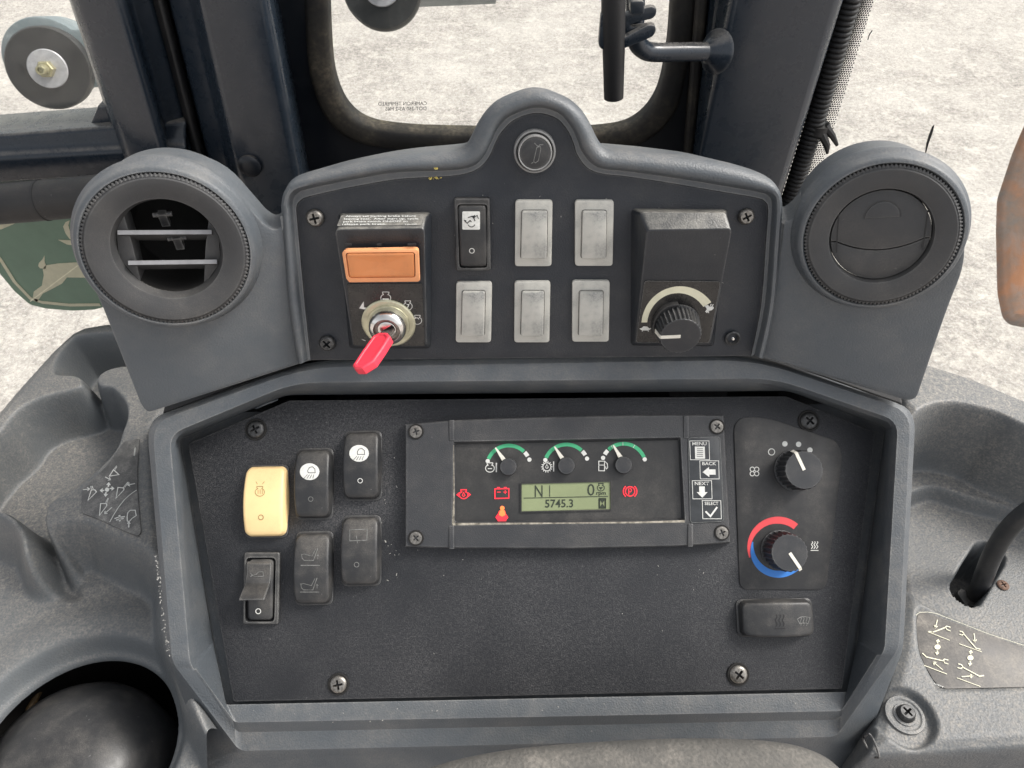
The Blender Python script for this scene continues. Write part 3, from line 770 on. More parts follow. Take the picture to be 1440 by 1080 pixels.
# dust and the lit bevel, painted pale along the window's lower ledge and left edge
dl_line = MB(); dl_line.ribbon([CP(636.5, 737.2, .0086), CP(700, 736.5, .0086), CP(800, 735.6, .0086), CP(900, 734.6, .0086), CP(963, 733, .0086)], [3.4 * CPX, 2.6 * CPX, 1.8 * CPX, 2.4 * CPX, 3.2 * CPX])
dl_line.build('dusty_lit_edge', 'dusty_lit', cl, smooth=False)
MB().ribbon([CP(638, 626, .0082), CP(638.5, 690, .0082), CP(637.5, 737, .0086)], [.6 * CPX, 1.6 * CPX, 3.5 * CPX]).build('dusty_lit_edge', 'dusty_lit', cl, smooth=False)
# green display
q = [CP(733.5, 680.5), CP(858, 677.5), CP(858.5, 716), CP(733.5, 719)]
lcd = MB().prism(q, HF_, HF_ + .0004, .0001).build('display_screen', 'lcd', cl, smooth=False)
bz = [CP(732, 679), CP(859.8, 676), CP(860.3, 717.5), CP(732, 720.5)]
MB().loft([setz(bz, HF_), setz(bz, HF_ + .0012), setz(q, HF_ + .0012), setz(q, HF_ + .0003)], False, False).build('display_frame', 'face', cl, smooth=False)
HD = HF_ + .0005
def tq(x0, y0, x1, y1, sk=0, P=CP, h=HD): return [P(x0, y0, h), P(x1, y0 + sk, h), P(x1, y1 + sk, h), P(x0, y1, h)]
text('readout', 'N', tq(752, 682.5, 763, 699), 'lcd_ink', lcd, .0001)
text('readout', '0', tq(826, 680.5, 836, 697), 'lcd_ink', lcd, .0001)
text('readout', '5745.3', tq(766.5, 702.5, 806, 714, -.5), 'lcd_ink', lcd, .0001, bold=.012)
text('readout', 'rpm', tq(838.5, 692, 852, 697.5), 'lcd_ink', lcd, .0001, bold=.02)
ic = Icon(lambda x, y: CP(x, y, HD), CPX, dz=.0001)
ic.line([(773, 682.5), (773, 698.5)], 1.0).line([(736.5, 700.5), (855, 698)], 1.0).engine(845, 686, 5.0, 1.1).fill([(842, 685), (848, 685), (845, 689)])
ic.line([(842.5, 701), (851.5, 701), (851.5, 714.5), (842.5, 714.5)], 1.5, True).fill([(843, 702), (851, 702), (847, 707.8)]).fill([(843, 714), (847, 707.8), (851, 714)])
ic.line([(842.8, 702), (842.8, 714)], 2.2).line([(851.2, 702), (851.2, 714)], 2.2)
ic.build('readout', 'lcd_ink', lcd)
# lit red warning lamps
def lamp(): return Icon(lambda x, y: CP(x, y, HF_ + .0001), CPX)
lamp().engine(652, 696, 6.0, 1.4).line([(652, 692.5), (654, 696.5), (652, 698.5), (650, 696.5)], 1.0, True).fill([(641.5, 696), (646, 692), (646, 699)]).fill([(662.5, 695.5), (658, 692), (658, 699)]).build('oil_lamp', 'lamp', cl)
lamp().line([(696, 687.5), (715.5, 687), (715.5, 700.5), (696, 701)], 1.5, True).line([(699, 686), (703, 686)], 2.2).line([(708.5, 686), (712.5, 686)], 2.2).line([(699, 692), (704, 692)], 1.0).line([(708, 692), (713, 692)], 1.0).line([(710.5, 689.5), (710.5, 694.5)], 1.0).build('battery_lamp', 'lamp', cl)
lamp().fill([(702, 718), (710, 718), (714, 729), (711, 732), (700, 732), (697.5, 729)]).line([(697, 728), (701, 722)], 1.2).line([(714.5, 728), (710.5, 722)], 1.2).line([(700, 732.5), (712, 732.5)], 1.4).build('seat_belt_lamp', 'lamp', cl)
lamp().disc(706.3, 714.5, 3.2).fill([(703, 717.5), (709.5, 717.5), (711, 724), (706, 726.5), (701.5, 724)]).build('seat_belt_lamp', 'lamp_hot', cl).location = (0, 0, .00015)
pk = lamp().circ(886, 691, 6.6, 1.5).arc(886, 691, 9.5, 130, 230, 1.5).arc(886, 691, 9.5, -50, 50, 1.5)
pk.line([(884, 695.5), (884, 687)], 1.5).arc(885.5, 689.3, 2.4, 95, -95, 1.3, 8); pk.build('parking_brake_lamp', 'lamp', cl)
# membrane key pad
pd_ = fillet([CP(x, y, .0085) for x, y in ((966.5, 614.5), (1013, 613), (1019, 734), (969.5, 736.5))], .003, 5)
pad = MB().prism(pd_, .0082, .0088, .0002).build('key_pad', 'pad', cl)
HK = .0090
def KP(x, y, h=HK): return fC.p(x, y, h)
ob = inset(pd_, .0006)
MB().ribbon(setz(ob, HK), .5 * CPX, True).build('outline_print', 'faded', pad, smooth=False)
for nm, (x0, y0, x1, y1) in (('MENU', (970, 620, 997, 646.5)), ('BACK', (984, 648, 1010.5, 673.5)), ('NEXT', (973.5, 676, 1000.5, 701.5)), ('SELECT', (987.5, 704, 1013.5, 729.5))):
    ic = Icon(lambda x, y: KP(x, y), CPX, dz=.0001)
    ic.line([(x0, y0), (x1, y0), (x1 + .8, y1), (x0 + .8, y1)], .8, True)
    if nm == 'MENU':
        ic.fill([(977, 628), (991, 628), (991.5, 645), (977.5, 645)])
    elif nm == 'BACK': ic.fill([(988, 664), (997, 656.5), (997, 660), (1006, 660), (1006.5, 667.5), (997.5, 667.5), (997.5, 671)])
    elif nm == 'NEXT': ic.fill([(983, 684), (991, 684), (991.2, 692), (995, 692), (987.5, 700), (979.5, 692), (983.2, 692)])
    else: ic.line([(992, 719), (999, 726), (1008.5, 713)], 2.4)
    ic.build('key_symbol', 'white', pad)
    if nm == 'MENU':
        lm = Icon(lambda x, y: KP(x, y), CPX, dz=.0003)
        for k in range(5): lm.line([(980, 631 + k * 2.7), (988.5, 631 + k * 2.7)], .8)
        lm.build('key_symbol', 'ink', pad)
    text('key_name', nm, tq(x0 + 3.5, y0 + 1.6, x1 - 3.5, y0 + 6.2, 0, KP, HK), 'white', pad, .0001, bold=.01)

# pale chips and grit on the dashboard
def flecks(pl, path, n, smin, smax, hgt, parent, spread, mat='fleck', name='grit'):
    m = MB(); rg = random.Random(n * 7 + len(path)); f_ = Frame(pl, *path[0])
    for _ in range(n):
        i = rg.randrange(len(path) - 1); q = rg.random(); a, b = path[i], path[i + 1]
        x = a[0] + (b[0] - a[0]) * q + rg.gauss(0, spread); y = a[1] + (b[1] - a[1]) * q + rg.gauss(0, spread)
        c = f_.p(x, y, hgt); r = rg.uniform(smin, smax) * .00048; an = rg.random() * 3; st = rg.uniform(1, 2.2); k = rg.randint(4, 6)
        ps = []
        for j in range(k):
            t = 2 * math.pi * j / k; rr = r * rg.uniform(.5, 1.2); u, v = rr * math.cos(t) * st, rr * math.sin(t) / st
            ps.append(Vector((c.x + u * math.cos(an) - v * math.sin(an), c.y + u * math.sin(an) + v * math.cos(an), hgt)))
        m.poly(ps)
    o = m.build(name, mat, parent, smooth=False, recalc=False); o['kind'] = 'stuff'; o.matrix_world = f_.mat; return o
flecks(LOW, [(470, 650), (560, 800), (700, 800), (900, 850), (1000, 800), (850, 930), (520, 900)], 26, .35, 1.0, .0003, low, 40)
flecks(LOW, [(540, 660), (550, 760), (540, 820)], 22, .4, 1.5, .0003, low, 10)
flecks(LOW, [(219, 780), (228, 860), (238, 925)], 70, .4, 1.4, .0262, low, 1.2)
flecks(LOW, [(335, 1003), (700, 995), (1180, 985)], 30, .4, 1.4, .0028, low, 5)
from mathutils.geometry import tessellate_polygon

# ================================================================== UPPER DASHBOARD
fU = Frame(UPP, 740, 400)
up = thing('upper_dashboard', 'grey moulded upper dashboard pod with a central hump and two round vent housings', 'dashboard', fU.mat)
ST = [((437, 507), (430, 507), (420, 508)), ((428, 420), (419, 420), (405, 420)), ((418, 310), (409, 305), (397, 310)),
      ((417, 291), (408, 284), (396, 284)), ((424, 281), (414, 270), (402, 264)), ((440, 275), (432, 263), (420, 248)),
      ((500, 262), (495, 250), (490, 231)), ((560, 252), (556, 240), (553, 220.5)), ((625, 248), (622, 238), (622, 214)),
      ((655, 244), (650, 236), (644, 210.5)), ((675, 235), (668, 230), (657, 202)), ((688, 220), (681, 215), (665, 188)),
      ((696, 202), (690, 197), (673, 172)), ((705, 186), (699, 178), (686, 154)), ((724, 168), (717, 161), (707, 138)),
      ((754, 159), (755, 149), (752, 124)), ((782, 166), (787, 157), (793, 136)), ((798, 183), (805, 177), (815, 152)),
      ((806, 200), (814, 195), (828, 170)), ((812, 218), (821, 212), (838, 191)), ((826, 236), (834, 228), (847, 205)),
      ((846, 244), (850, 236), (858, 211)), ((880, 248), (881, 239), (881, 213)), ((940, 257), (942, 247), (945, 219)),
      ((1010, 269), (1013, 258), (1016, 229)), ((1063, 278), (1068, 268), (1068, 244)), ((1076, 284), (1086, 275), (1090, 258)),
      ((1080, 296), (1089, 292), (1099, 280)), ((1077, 340), (1086, 340), (1098, 320)), ((1070, 430), (1079, 430), (1089, 425)),
      ((1056, 501), (1064, 500), (1073, 500))]
def curve(k, h, d=(0, 0)):
    return [Vector((q.x, q.y, h)) for q in catmull([fU.p(x + d[0], y + d[1], h) for x, y in [s[k] for s in ST]], 5)]
cP, cG, cO = curve(0, 0), curve(1, .004), curve(2, 0)
mid = lambda A, B, t, h: [Vector((a.x + (b.x - a.x) * t, a.y + (b.y - a.y) * t, h)) for a, b in zip(A, B)]
cG2 = curve(1, .0055)
cO2 = curve(2, .001)
back = []
cc = Vector((0, -.02, 0))
for p in cO: back.append(Vector((p.x * .97, p.y * .97 - .004, -.075)))
loops = [mid(cP, cG, .02, -.004), mid(cP, cG, .03, .0004), mid(cP, cG, .72, .0010), mid(cP, cG, .92, .0035), mid(cG2, cO2, .03, .0062), mid(cG2, cO2, .18, .0080), mid(cG2, cO2, .45, .0082), mid(cG2, cO2, .72, .0064), mid(cG2, cO2, .90, .0036), mid(cG2, cO2, 1.0, -.0005), mid(cG2, cO2, 1.01, -.006), back]
MB().loft(loops, False, False, closed=False).build('hood_rim', 'hood', up, ang=55)
# closing underside of the hood
plate = [p.copy() for p in cP]
MB().prism(plate, -.003, .0, .0007).build('switch_panel', 'upper_panel', up, ang=30)
for x, y, r_, mt, ro in ((443.5, 306, 12.5, 'metal', .2), (1049, 304, 11.5, 'metal', .5), (460.5, 482, 11.5, 'darkmetal', .7)):
    screw(fU, x, y, r_, up, mt, h=.0003, rot=ro, recess=False, dome=.5)
c = fU.p(1030, 475, .0003); s_ = fU.scale(1030, 475)
hr = MB().lathe([(10.5 * s_, 0), (10.5 * s_, .0008), (8.5 * s_, .0012), (7.2 * s_, .0004), (6.6 * s_, -.0024)], 32, False, True).build('empty_screw_hole', 'darkmetal', up); hr.location = c + Vector((0, 0, .0006))
pn = MB().lathe([(3.2 * s_, 0), (3.0 * s_, .0016), (1.6 * s_, .0022)], 16).build('hole_pin', 'chrome', hr); pn.location = (.0006, -.0008, -.0022)

# wings and vent housings
for side, W_, nm, lab in ((0, WL, 'vent_wing', None), (1, WR, 'vent_wing', None)):
    if side == 0:
        poly = [(437, 508), (207, 582), (197, 570), (140, 424), (108, 360), (112, 300), (150, 252), (235, 225), (310, 245), (372, 316), (386, 324), (397, 318), (399, 300), (412, 400)]
        rad = [.001, .004, .004, .02, .02, .02, .03, .03, .03, .012, .004, .003, .002, .02]
        tx, ty, pr = 235.7, 347, 118
        vn, vc, vr = camdir(0.277, 0.57, -1), (235.7, 352), 109.8
    else:
        poly = [(1055, 500), (1277, 565), (1290, 561), (1335, 430), (1358, 375), (1358, 320), (1330, 260), (1240, 232), (1160, 260), (1116, 306), (1106, 312), (1099, 306), (1085, 420)]
        rad = [.001, .003, .004, .02, .02, .02, .03, .03, .03, .012, .004, .002, .02]
        tx, ty, pr = 1242, 330, 110
        vn, vc, vr = camdir(-0.30, 0.55, -1), (1238, 332), 101
    f_ = Frame(W_, vc[0], vc[1], .008)
    pp = fillet(f_.ps(poly), rad, 5)
    s_ = (f_.mat.translation - CAM).dot(FW) / FPX; R = pr * s_
    hole = [Vector((p.x, p.y, 0)).normalized() * R * .95 for p in pp]
    wm_ = MB(); fe_ = setz(inset(pp, .0022), 0)
    wm_.loft([setz(pp, -.03), setz(pp, -.0022), setz(inset(pp, .0006), -.0006), fe_], False, False)
    hole = circle(R * .95, 72)
    tri = tessellate_polygon([fe_, hole]); allp = fe_ + hole
    wm_.add(allp, [tuple(t_) for t_ in tri]); wm_.loft([hole, setz(hole, -.02)], False, False)
    wing = wm_.build(nm, 'hood', up, ang=40); wing.matrix_world = f_.mat
    dep, tap = ((-.009, 1.0), (-.010, .985))[side]
    pod = MB().lathe([(R * tap * .97, dep - .03), (R * tap, dep), (R * 1.02, -.010), (R * 1.05, .0003), (R * 1.02, .0018), (R * 1.0, .0045), (R * .985, .0085), (R * .965, .0102), (R * .925, .0106), (R * .905, .0092), (R * .90, -.02)], 96, False, False).build('vent_housing', 'hood', up, ang=60)
    pod.matrix_world = f_.mat
    # the vent itself: a thing that turns in its housing
    VP = Plane(f_.mat @ Vector((0, 0, .008)), W_.ex, vn)
    fv = Frame(VP, *vc); sv = (fv.mat.translation - CAM).dot(FW) / FPX; R = vr * sv
    t = thing('air_vent', 'open round air vent with two louvres, beside the ignition key' if side == 0 else 'closed round air vent with shut flap, beside the speed dial', 'air vent', fv.mat, 'round air vents on the upper dashboard')
    n = 480
    def kn(rr, z, dep): return [Vector(((rr + (dep if (i % 4) < 2 else 0)) * math.cos(2 * math.pi * i / n), (rr + (dep if (i % 4) < 2 else 0)) * math.sin(2 * math.pi * i / n), z)) for i in range(n)]
    MB().loft([kn(R * .985, -.012, .0), kn(R * .985, -.001, .0009), kn(R * .975, .0022, .0009), kn(R * .955, .0030, .0)], False, False).build('knurled_edge', 'vent', t, ang=20)
    ro = .655 if side == 0 else .66
    MB().lathe([(R * .957, .0026), (R * .93, .0034), (R * .86, .0033), (R * .74, .0012 if side == 0 else .0028), (R * (ro + .01), .0 if side == 0 else .0018), (R * ro, -.0016 if side == 0 else .0006), (R * (ro - (.035 if side == 0 else .012)), -.0062 if side == 0 else -.003)], 120, False, False).build('vent_ring', 'vent', t, ang=25)
    ri = R * (ro - (.035 if side == 0 else .012))
    if side == 0:
        MB().lathe([(ri, -.0062), (ri * .98, -.02), (ri * .9, -.045)], 64, False, True).build('duct', 'void', t)
        ra = math.radians(3.5)
        for k, (y0, xa, xb, tilt) in enumerate(((.33, -.93, .86, .5), (-.32, -.80, .93, .5))):
            b = MB(); bx = ri
            b.box(xa * bx, xb * bx, -.0011, .0011, -.0155, -.0); o = b.build('louvre', 'vent', t)
            o.location = (0, y0 * ri, -.0042); o.rotation_euler = (math.radians(-30), 0, ra)
            e = MB().box(xa * bx, xb * bx, -.0012, .0012, .0001, .0008).build('louvre_edge', 'slat', o)
        for sx in (-1, 1):
            MB().prism([Vector((sx * ri * .80, ri * .62, 0)), Vector((sx * ri * .98, ri * .3, 0)), Vector((sx * ri * .99, -ri * .3, 0)), Vector((sx * ri * .62, -ri * .86, 0)), Vector((sx * ri * .70, 0, 0))], -.022, -.0065, .0005, True).build('cheek', 'vent', t)
        for (x, y) in ((-.08, .55), (.16, .06)):
            b = MB().box(-.0022, .0022, -.0045, .0045, -.002, .002); b.tube([(-.005, .003, 0), (.005, .003, 0)], .0014, 10)
            o = b.build('link_arm', 'greyblack', t); o.location = (x * ri, y * ri, -.011); o.rotation_euler = (.5, 0, .15)
    else:
        MB().lathe([(ri, -.0062), (ri, -.009)], 64, False, True).build('duct', 'void', t)
        def chord(yf, n_=30):
            return [Vector((x, yf(x), 0)) for x in [(-1 + 2 * i / n_) * ri * .86 for i in range(n_ + 1)]]
        curve_ = lambda x: -ri * .30 + .22 * ri * (x / (ri * .86)) ** 2 * 1.0
        top_ = [Vector((ri * .985 * math.cos(a), ri * .985 * math.sin(a), 0)) for a in [math.asin(-.08 / .985) + i * (math.pi - 2 * math.asin(-.08 / .985)) / 40 for i in range(41)]]
        upflap = chord(curve_) + [p for p in top_ if True]
        lo_ = [Vector((ri * .985 * math.cos(a), ri * .985 * math.sin(a), 0)) for a in [math.pi - math.asin(-.10 / .985) + i * (math.pi + 2 * math.asin(-.10 / .985)) / 40 for i in range(41)]]
        lowflap = [Vector((p.x, p.y - .0008, 0)) for p in reversed(chord(curve_))] + [p for p in lo_]
        MB().prism(upflap, -.0085, -.0004, .0004).build('flap', 'vent', t, ang=25)
        MB().prism(lowflap, -.0085, -.0012, .0004).build('flap', 'vent', t, ang=25)
        th = [Vector((ri * .36 * math.cos(math.radians(a)), ri * .40 + ri * .36 * math.sin(math.radians(a)), -.0003)) for a in range(0, 181, 9)]
        m = MB(); m.ribbon(th, .0007); m.build('thumb_grip', 'greyblack', t)
        MB().prism([Vector((p.x * .93, p.y * .95 + ri * .02, 0)) for p in th], -.0005, .0001, .0003).build('thumb_grip', 'vent', t)
        for sx in (-1, 1):
            MB().ribbon([Vector((sx * ri * .86, ri * .52, -.0002)), Vector((sx * ri * .86, ri * .08, -.0002)), Vector((sx * ri * .85, -ri * .34, -.0002))], .0007).build('flap_seam', 'dark', t)

# dark body behind the pod, down to the lower dashboard
fr = Frame(LOW, 740, 540)
bk = fillet(fr.ps([(222, 586), (436, 505), (1057, 495), (1276, 572), (1262, 500), (1070, 400), (420, 410), (240, 520)]), .004, 3)
o = MB().prism(bk, -.10, -.004, .002, True).build('rear_body', 'rubber', up); o.matrix_world = fr.mat

# ------------------------------------------------------------------ horn button on the hump
fr = Frame(UPP, 752, 213, .004)
s_ = fr.scale(752, 213)
t = thing('horn_button', 'round grey horn push button on the central hump', 'button', fr.mat)
MB().lathe([(29.5 * s_, 0), (29.3 * s_, .0046), (28.4 * s_, .0056), (26.8 * s_, .0058), (25.4 * s_, .0050), (25.2 * s_, .001)], 56, False, False).build('collar', 'collar', t)
MB().lathe([(24.2 * s_, 0), (23.6 * s_, .0096), (22.8 * s_, .0106), (21.4 * s_, .0104), (21.2 * s_, .0098)], 56, False, False).build('cap_rim', 'collar', t)
MB().lathe([(21.3 * s_, .0094), (20.6 * s_, .0101), (15 * s_, .0106), (4 * s_, .0108)], 56).build('cap', 'greyblack', t)
ic = Icon(lambda x, y: fr.p(x, y, .0110), s_)
ic.line([(751, 224), (755, 207), (760, 206), (760.5, 210), (757, 226), (753, 229), (750.5, 227)], .9, True).line([(751.5, 201), (755, 204.5), (757, 206)], .9).line([(757, 206), (759, 203.5), (764, 203.5)], .9).line([(747, 230), (750, 228)], .9)
ic.build('horn_symbol', 'faded', t)

# ------------------------------------------------------------------ black worklight rocker with frame
fr = Frame(UPP, 664, 329)
t = thing('rocker_switch', 'black framed rocker switch with a white square symbol beside the pale blanks', 'switch', fr.mat)
out = fillet(fr.ps([(638.5, 279), (688.5, 279), (690, 380), (641, 381)], .004), .0014, 4)
inn = fillet(fr.ps([(643, 287), (685.5, 287), (685.5, 376.5), (646, 377)], .004), .0022, 4)
MB().loft([setz(out, 0), setz(out, .0038), setz(inset(out, .0007), .0044), setz(inn, .0044), setz(inn, -.001)], False, True).build('frame', 'black', t)
a, b = fr.p(646, 376, .004), fr.p(684.5, 288, .004); c = (a + b) / 2
mm, zf = rocker_mesh(b.x - a.x - .0009, b.y - a.y - .0006, .0060, .0050, .025, 0.0, .0020, 0.0)
o = mm.build('rocker', 'black', t); o.location = (c.x, c.y, 0)
zz = lambda x, y: zf(x - c.x, y - c.y)
us = fr.scale(664, 329)
Ic = lambda dz=.0002: Icon(lambda x, y: fr.p(x, y, .0062), us, zz, dz)
sq = fillet([fr.p(x, y, .0062) for x, y in ((650, 297.5), (675, 297.5), (675, 323), (650, 323))], .0008, 3)
for p in sq: p.z = zz(p.x, p.y)
L_ = [[Vector((c2.x, c2.y, zz(c2.x, c2.y) + .0002)) for c2 in [(sum(sq, Vector()) / len(sq)).lerp(p, q) for p in sq]] for q in (1, .7, .4, .1)]
MB().loft(L_, False, True).build('white_square', 'white', t, smooth=False)
ic = Ic(.0004); ic.line([(653, 310), (657, 314), (661, 310), (663, 312)], 1.2).line([(658, 306), (664, 304), (667, 308), (668, 311)], 1.2).fill([(663, 305), (668, 302), (668, 307)]).line([(668, 305), (671, 303), (673, 308)], 1.0).arc(663, 314, 5, 200, 340, 1.0).fill([(652, 309), (656, 310), (654, 312.5)])
ic.build('arm_symbol', 'dark', t)
Ic().circ(663.5, 353, 3.4, 1.0).build('ring_mark', 'white', t)

# ------------------------------------------------------------------ pale blank plates
rows = 'pale grey blanking plate '
BL = [((724, 281, 777, 374), (733, 296, 769.5, 362.5), rows + 'in the upper row, beside the black rocker switch'),
      ((808.5, 281, 863, 373.5), (818, 296, 852.5, 362.5), rows + 'in the upper row, nearest the speed dial'),
      ((641, 396, 692, 481), (649.5, 409, 682, 471), rows + 'directly under the black rocker switch'),
      ((723, 395, 774, 481), (733, 409, 765, 471), rows + 'in the middle of the lower row of three'),
      ((804.5, 394, 857.5, 480), (814, 409, 848, 471), rows + 'in the lower row, nearest the speed dial')]
for (x0, y0, x1, y1), (a0, b0, a1, b1), lab in BL:
    fr = Frame(UPP, (x0 + x1) / 2, (y0 + y1) / 2)
    t = thing('blanking_plate', lab, 'cover plate', fr.mat, 'pale blanking plates on the upper panel')
    dxs = (x0 - 724) * 0.0 
    top = 1.2 if x0 < 750 else 0; 
    o_ = fillet(fr.ps([(x0 + top * .5, y0), (x1, y0), (x1 - 1.5, y1), (x0, y1)], .0015), .0022, 5)
    MB().prism(o_, 0, .0026, .0007).build('plate', 'blank', t)
    i_ = fillet(fr.ps([(a0 + 1, b0), (a1, b0), (a1 - 1, b1), (a0 - .5, b1)], .003), .0013, 4)
    MB().prism([p for p in i_], .0024, .0054, .0007).build('raised_block', 'blank_block', t)
    MB().ribbon(setz(inset(i_, -.0002), .00275), .00055, True).build('grime_line', 'grime', t, smooth=False)

# ------------------------------------------------------------------ parking brake module and ignition
fB = Frame(UPP, 540, 400)
bx = thing('ignition_module', 'black wedge module holding the orange switch and ignition lock', 'switch module', fB.mat)
H1, H2 = .017, .003
b0 = fB.ps([(475, 300), (607, 298), (606, 490), (491, 490)], 0)
t0 = [fB.p(479, 305, .009), fB.p(601, 303, .009), fB.p(601, 488, H2), fB.p(496, 488, H2)]
t1 = [fB.p(470.5, 323, H1), fB.p(597, 321, H1), fB.p(600, 486.5, H2 + .0005), fB.p(496.5, 486.5, H2 + .0005)]
rr_ = [.003, .003, .003, .003]
MB().loft([fillet(b0, rr_, 4), fillet(t0, rr_, 4), fillet(t1, rr_, 4)], False, True).build('wedge_body', 'module', bx, bevel=.0012, seg=3, ang=45)
# sloping top with the notice
wA, wB, wC = fB.mat @ t1[0], fB.mat @ t1[1], fB.mat @ t0[0]
NP = Plane.three(wA, wB, wC); fN = Frame(NP, 537, 312)
nl = fillet([fN.p(*q) for q in ((480, 303.5), (596, 302), (592.5, 317), (474, 318.5))], .001, 3)
lab = MB().prism(nl, .0001, .0004).build('notice_label', 'module', bx, smooth=False); lab.matrix_world = fN.mat
# children of the label use its own frame
for k, (s_, x0, x1) in enumerate((('Always set parking brake before', 486, 585), ('leaving seat.  After start up, cycle', 484.3, 588.5), ('park brake switch ON/OFF to', 483, 573.5), ('release park brake.', 481.5, 543))):
    y0 = 303.8 + k * 3.75; sk = -.4
    text('notice_lettering', s_, [fN.p(x0, y0), fN.p(x1, y0 + sk), fN.p(x1, y0 + 3.1 + sk), fN.p(x0, y0 + 3.1)], 'white', lab, .0006, bold=.016)
text('notice_lettering', 'T201050', [fN.p(569, 315.8), fN.p(586, 315.4), fN.p(586, 317.2), fN.p(569, 317.6)], 'white', lab, .0006)
# front face of the wedge
wA, wB, wC = fB.mat @ t1[3], fB.mat @ t1[2], fB.mat @ t1[1]
FP_ = Plane.three(wA, wB, wC); fF = Frame(FP_, 545, 440)
kl = fillet([fF.p(*q) for q in ((488, 398.5), (594, 398), (597.5, 486), (497.5, 485))], .0012, 4)
kl_ = MB().prism(kl, .0001, .0006, .0002).build('key_label', 'gloss', bx, smooth=False); kl_.matrix_world = fF.mat
fs_ = fF.scale(545, 440)
ic = Icon(lambda x, y: fF.p(x, y, .0007), fs_)
ic.engine(542.5, 419, 7.0, .9).line([(538, 420.5), (547, 420.5)], 2.2).engine(573.5, 430.5, 6.2, .9).line([(572, 428), (575, 428), (573, 433)], 1.2).engine(587, 450.5, 6.0, .9).arc(586, 450, 3.2, 150, 20, 1.0).fill([(505, 433.5), (511.5, 423.5), (512, 432), (517, 432.5), (513, 435)])
ic.line([(509, 477), (514, 479)], 1.0)
ic.build('key_print', 'white', kl_)
# orange parking brake switch
fO = Frame(FP_, 536.5, 369)
t = thing('parking_brake_switch', 'orange rectangular parking brake switch above the ignition lock', 'switch', fO.mat)
oo = fillet(fO.ps([(484, 349), (589, 347), (591, 396), (489, 397)], .004), .0022, 5)
ot = fillet([fO.p(480.5, 352.5, .008), fO.p(588.5, 350.5, .008), fO.p(589.5, 394.5, .0055), fO.p(487.5, 395.5, .0055)], .0028, 5)
oi = fillet([fO.p(485.5, 355.5, .0085), fO.p(583.5, 354.5, .0085), fO.p(584.5, 390.5, .006), fO.p(490.5, 391.5, .006)], .0022, 5)
ob_ = [p + Vector((0, 0, -.0012)) for p in inset(oi, .0002)]
MB().loft([oo, [Vector((a.x * .3 + b.x * .7, a.y * .3 + b.y * .7, b.z * .75)) for a, b in zip(oo, ot)], ot, oi, ob_], False, False).build('rim', 'orange_rim', t, bevel=.0003, ang=45)
oc = inset(oi, .0006)
L = [[p + Vector((0, 0, -.0014)) for p in oc], [p + Vector((0, 0, -.0002)) for p in oc], [p + Vector((0, 0, .0002)) for p in inset(oc, .0006)]]
cen = sum((p for p in oc), Vector()) / len(oc)
for s_, dz in ((.75, -.0002), (.45, -.0006), (.15, -.0008)): L.append([Vector((cen.x + (p.x - cen.x) * s_, cen.y + (p.y - cen.y) * s_, cen.z + (p.z - cen.z) * s_ + .0002 + dz)) for p in oc])
MB().loft(L, False, True).build('rocker', 'orange', t, ang=60)
for x0, x1 in ((484, 494), (530, 536), (573, 585)):
    a, b = fO.p(x0, 344, .006), fO.p(x1, 344, .006); dy = .0009
    MB().box(a.x, b.x, a.y - dy * .5, a.y + dy * .5, .0050, .0064).build('notch', 'dark', t)
# ignition lock
fI = Frame(FP_, 546.5, 454.5, .001)
s_ = fI.scale(546, 454)
t = thing('ignition_lock', 'round steel ignition lock with a yellowish washer', 'ignition lock', fI.mat)
R = 37.5 * s_
MB().lathe([(R, .0002), (R, .0016), (R * .95, .0021), (R * .80, .0021), (R * .785, .0029), (R * .72, .0030)], 64, False, True).build('washer', 'zinc', t, ang=30)
bc = fI.p(542, 461, .010) * .6
B = MB().lathe([(R * .72, .003), (R * .705, .0062), (R * .67, .0085), (R * .60, .0100), (R * .50, .0108), (R * .485, .0106), (R * .47, .0085)], 64, False, False).build('barrel', 'chrome', t, ang=50)
MB().lathe([(R * .50, .0084), (R * .45, .0088), (R * .36, .0088), (R * .352, .0082)], 48, False, False).build('inner_ring', 'metal', t)
MB().lathe([(R * .345, .008), (R * .34, .0092), (R * .32, .0094)], 48).build('plug', 'chrome', t)
sl_ = MB().box(-.0052, .0052, -.0011, .0011, .0090, .0096).build('key_slot', 'hole', t); sl_.rotation_euler = (0, 0, math.radians(36))
# the red key (its own thing, held in the lock)
P0 = fI.mat @ Vector((.0012, -.0002, .010)); P1 = UPP.hit(510, 520, .045)
ax = (P1 - P0).normalized()
sdir = (UPP.ex * math.cos(math.radians(36)) + UPP.ey * math.sin(math.radians(36)))
toC = (CAM - P0).normalized()
nf = ((-UPP.ex * .55 + UPP.ey * .75) + toC * .62); nf = (nf - ax * nf.dot(ax)).normalized()
wd_ = nf.cross(ax)
mw = Matrix.Translation(P0) @ Matrix(((ax.x, wd_.x, nf.x, 0), (ax.y, wd_.y, nf.y, 0), (ax.z, wd_.z, nf.z, 0), (0, 0, 0, 1)))
t = thing('ignition_key', 'red plastic headed key in the ignition lock', 'key', mw)
KL = (P1 - P0).length
MB().box(-.003, KL * .30, -.0035, .0035, -.0009, .0009).build('blade', 'metal', t, smooth=False)
hw = .0070
hd_ = [Vector((x * KL, y * hw, 0)) for x, y in ((.12, .35), (.22, .95), (.55, 1.0), (.86, .95), (1.04, .30), (1.05, -.45), (.98, -.95), (.60, -1.0), (.22, -.95), (.12, -.5))]
MB().loft([setz(inset(hd_, .0010), -.0030), setz(hd_, -.0022), setz(hd_, .0022), setz(inset(hd_, .0008), .0030), setz(inset(hd_, .0020), .0030), setz(inset(hd_, .0025), .0023)], True, True).build('key_head', 'keyred', t, bevel=.0003)

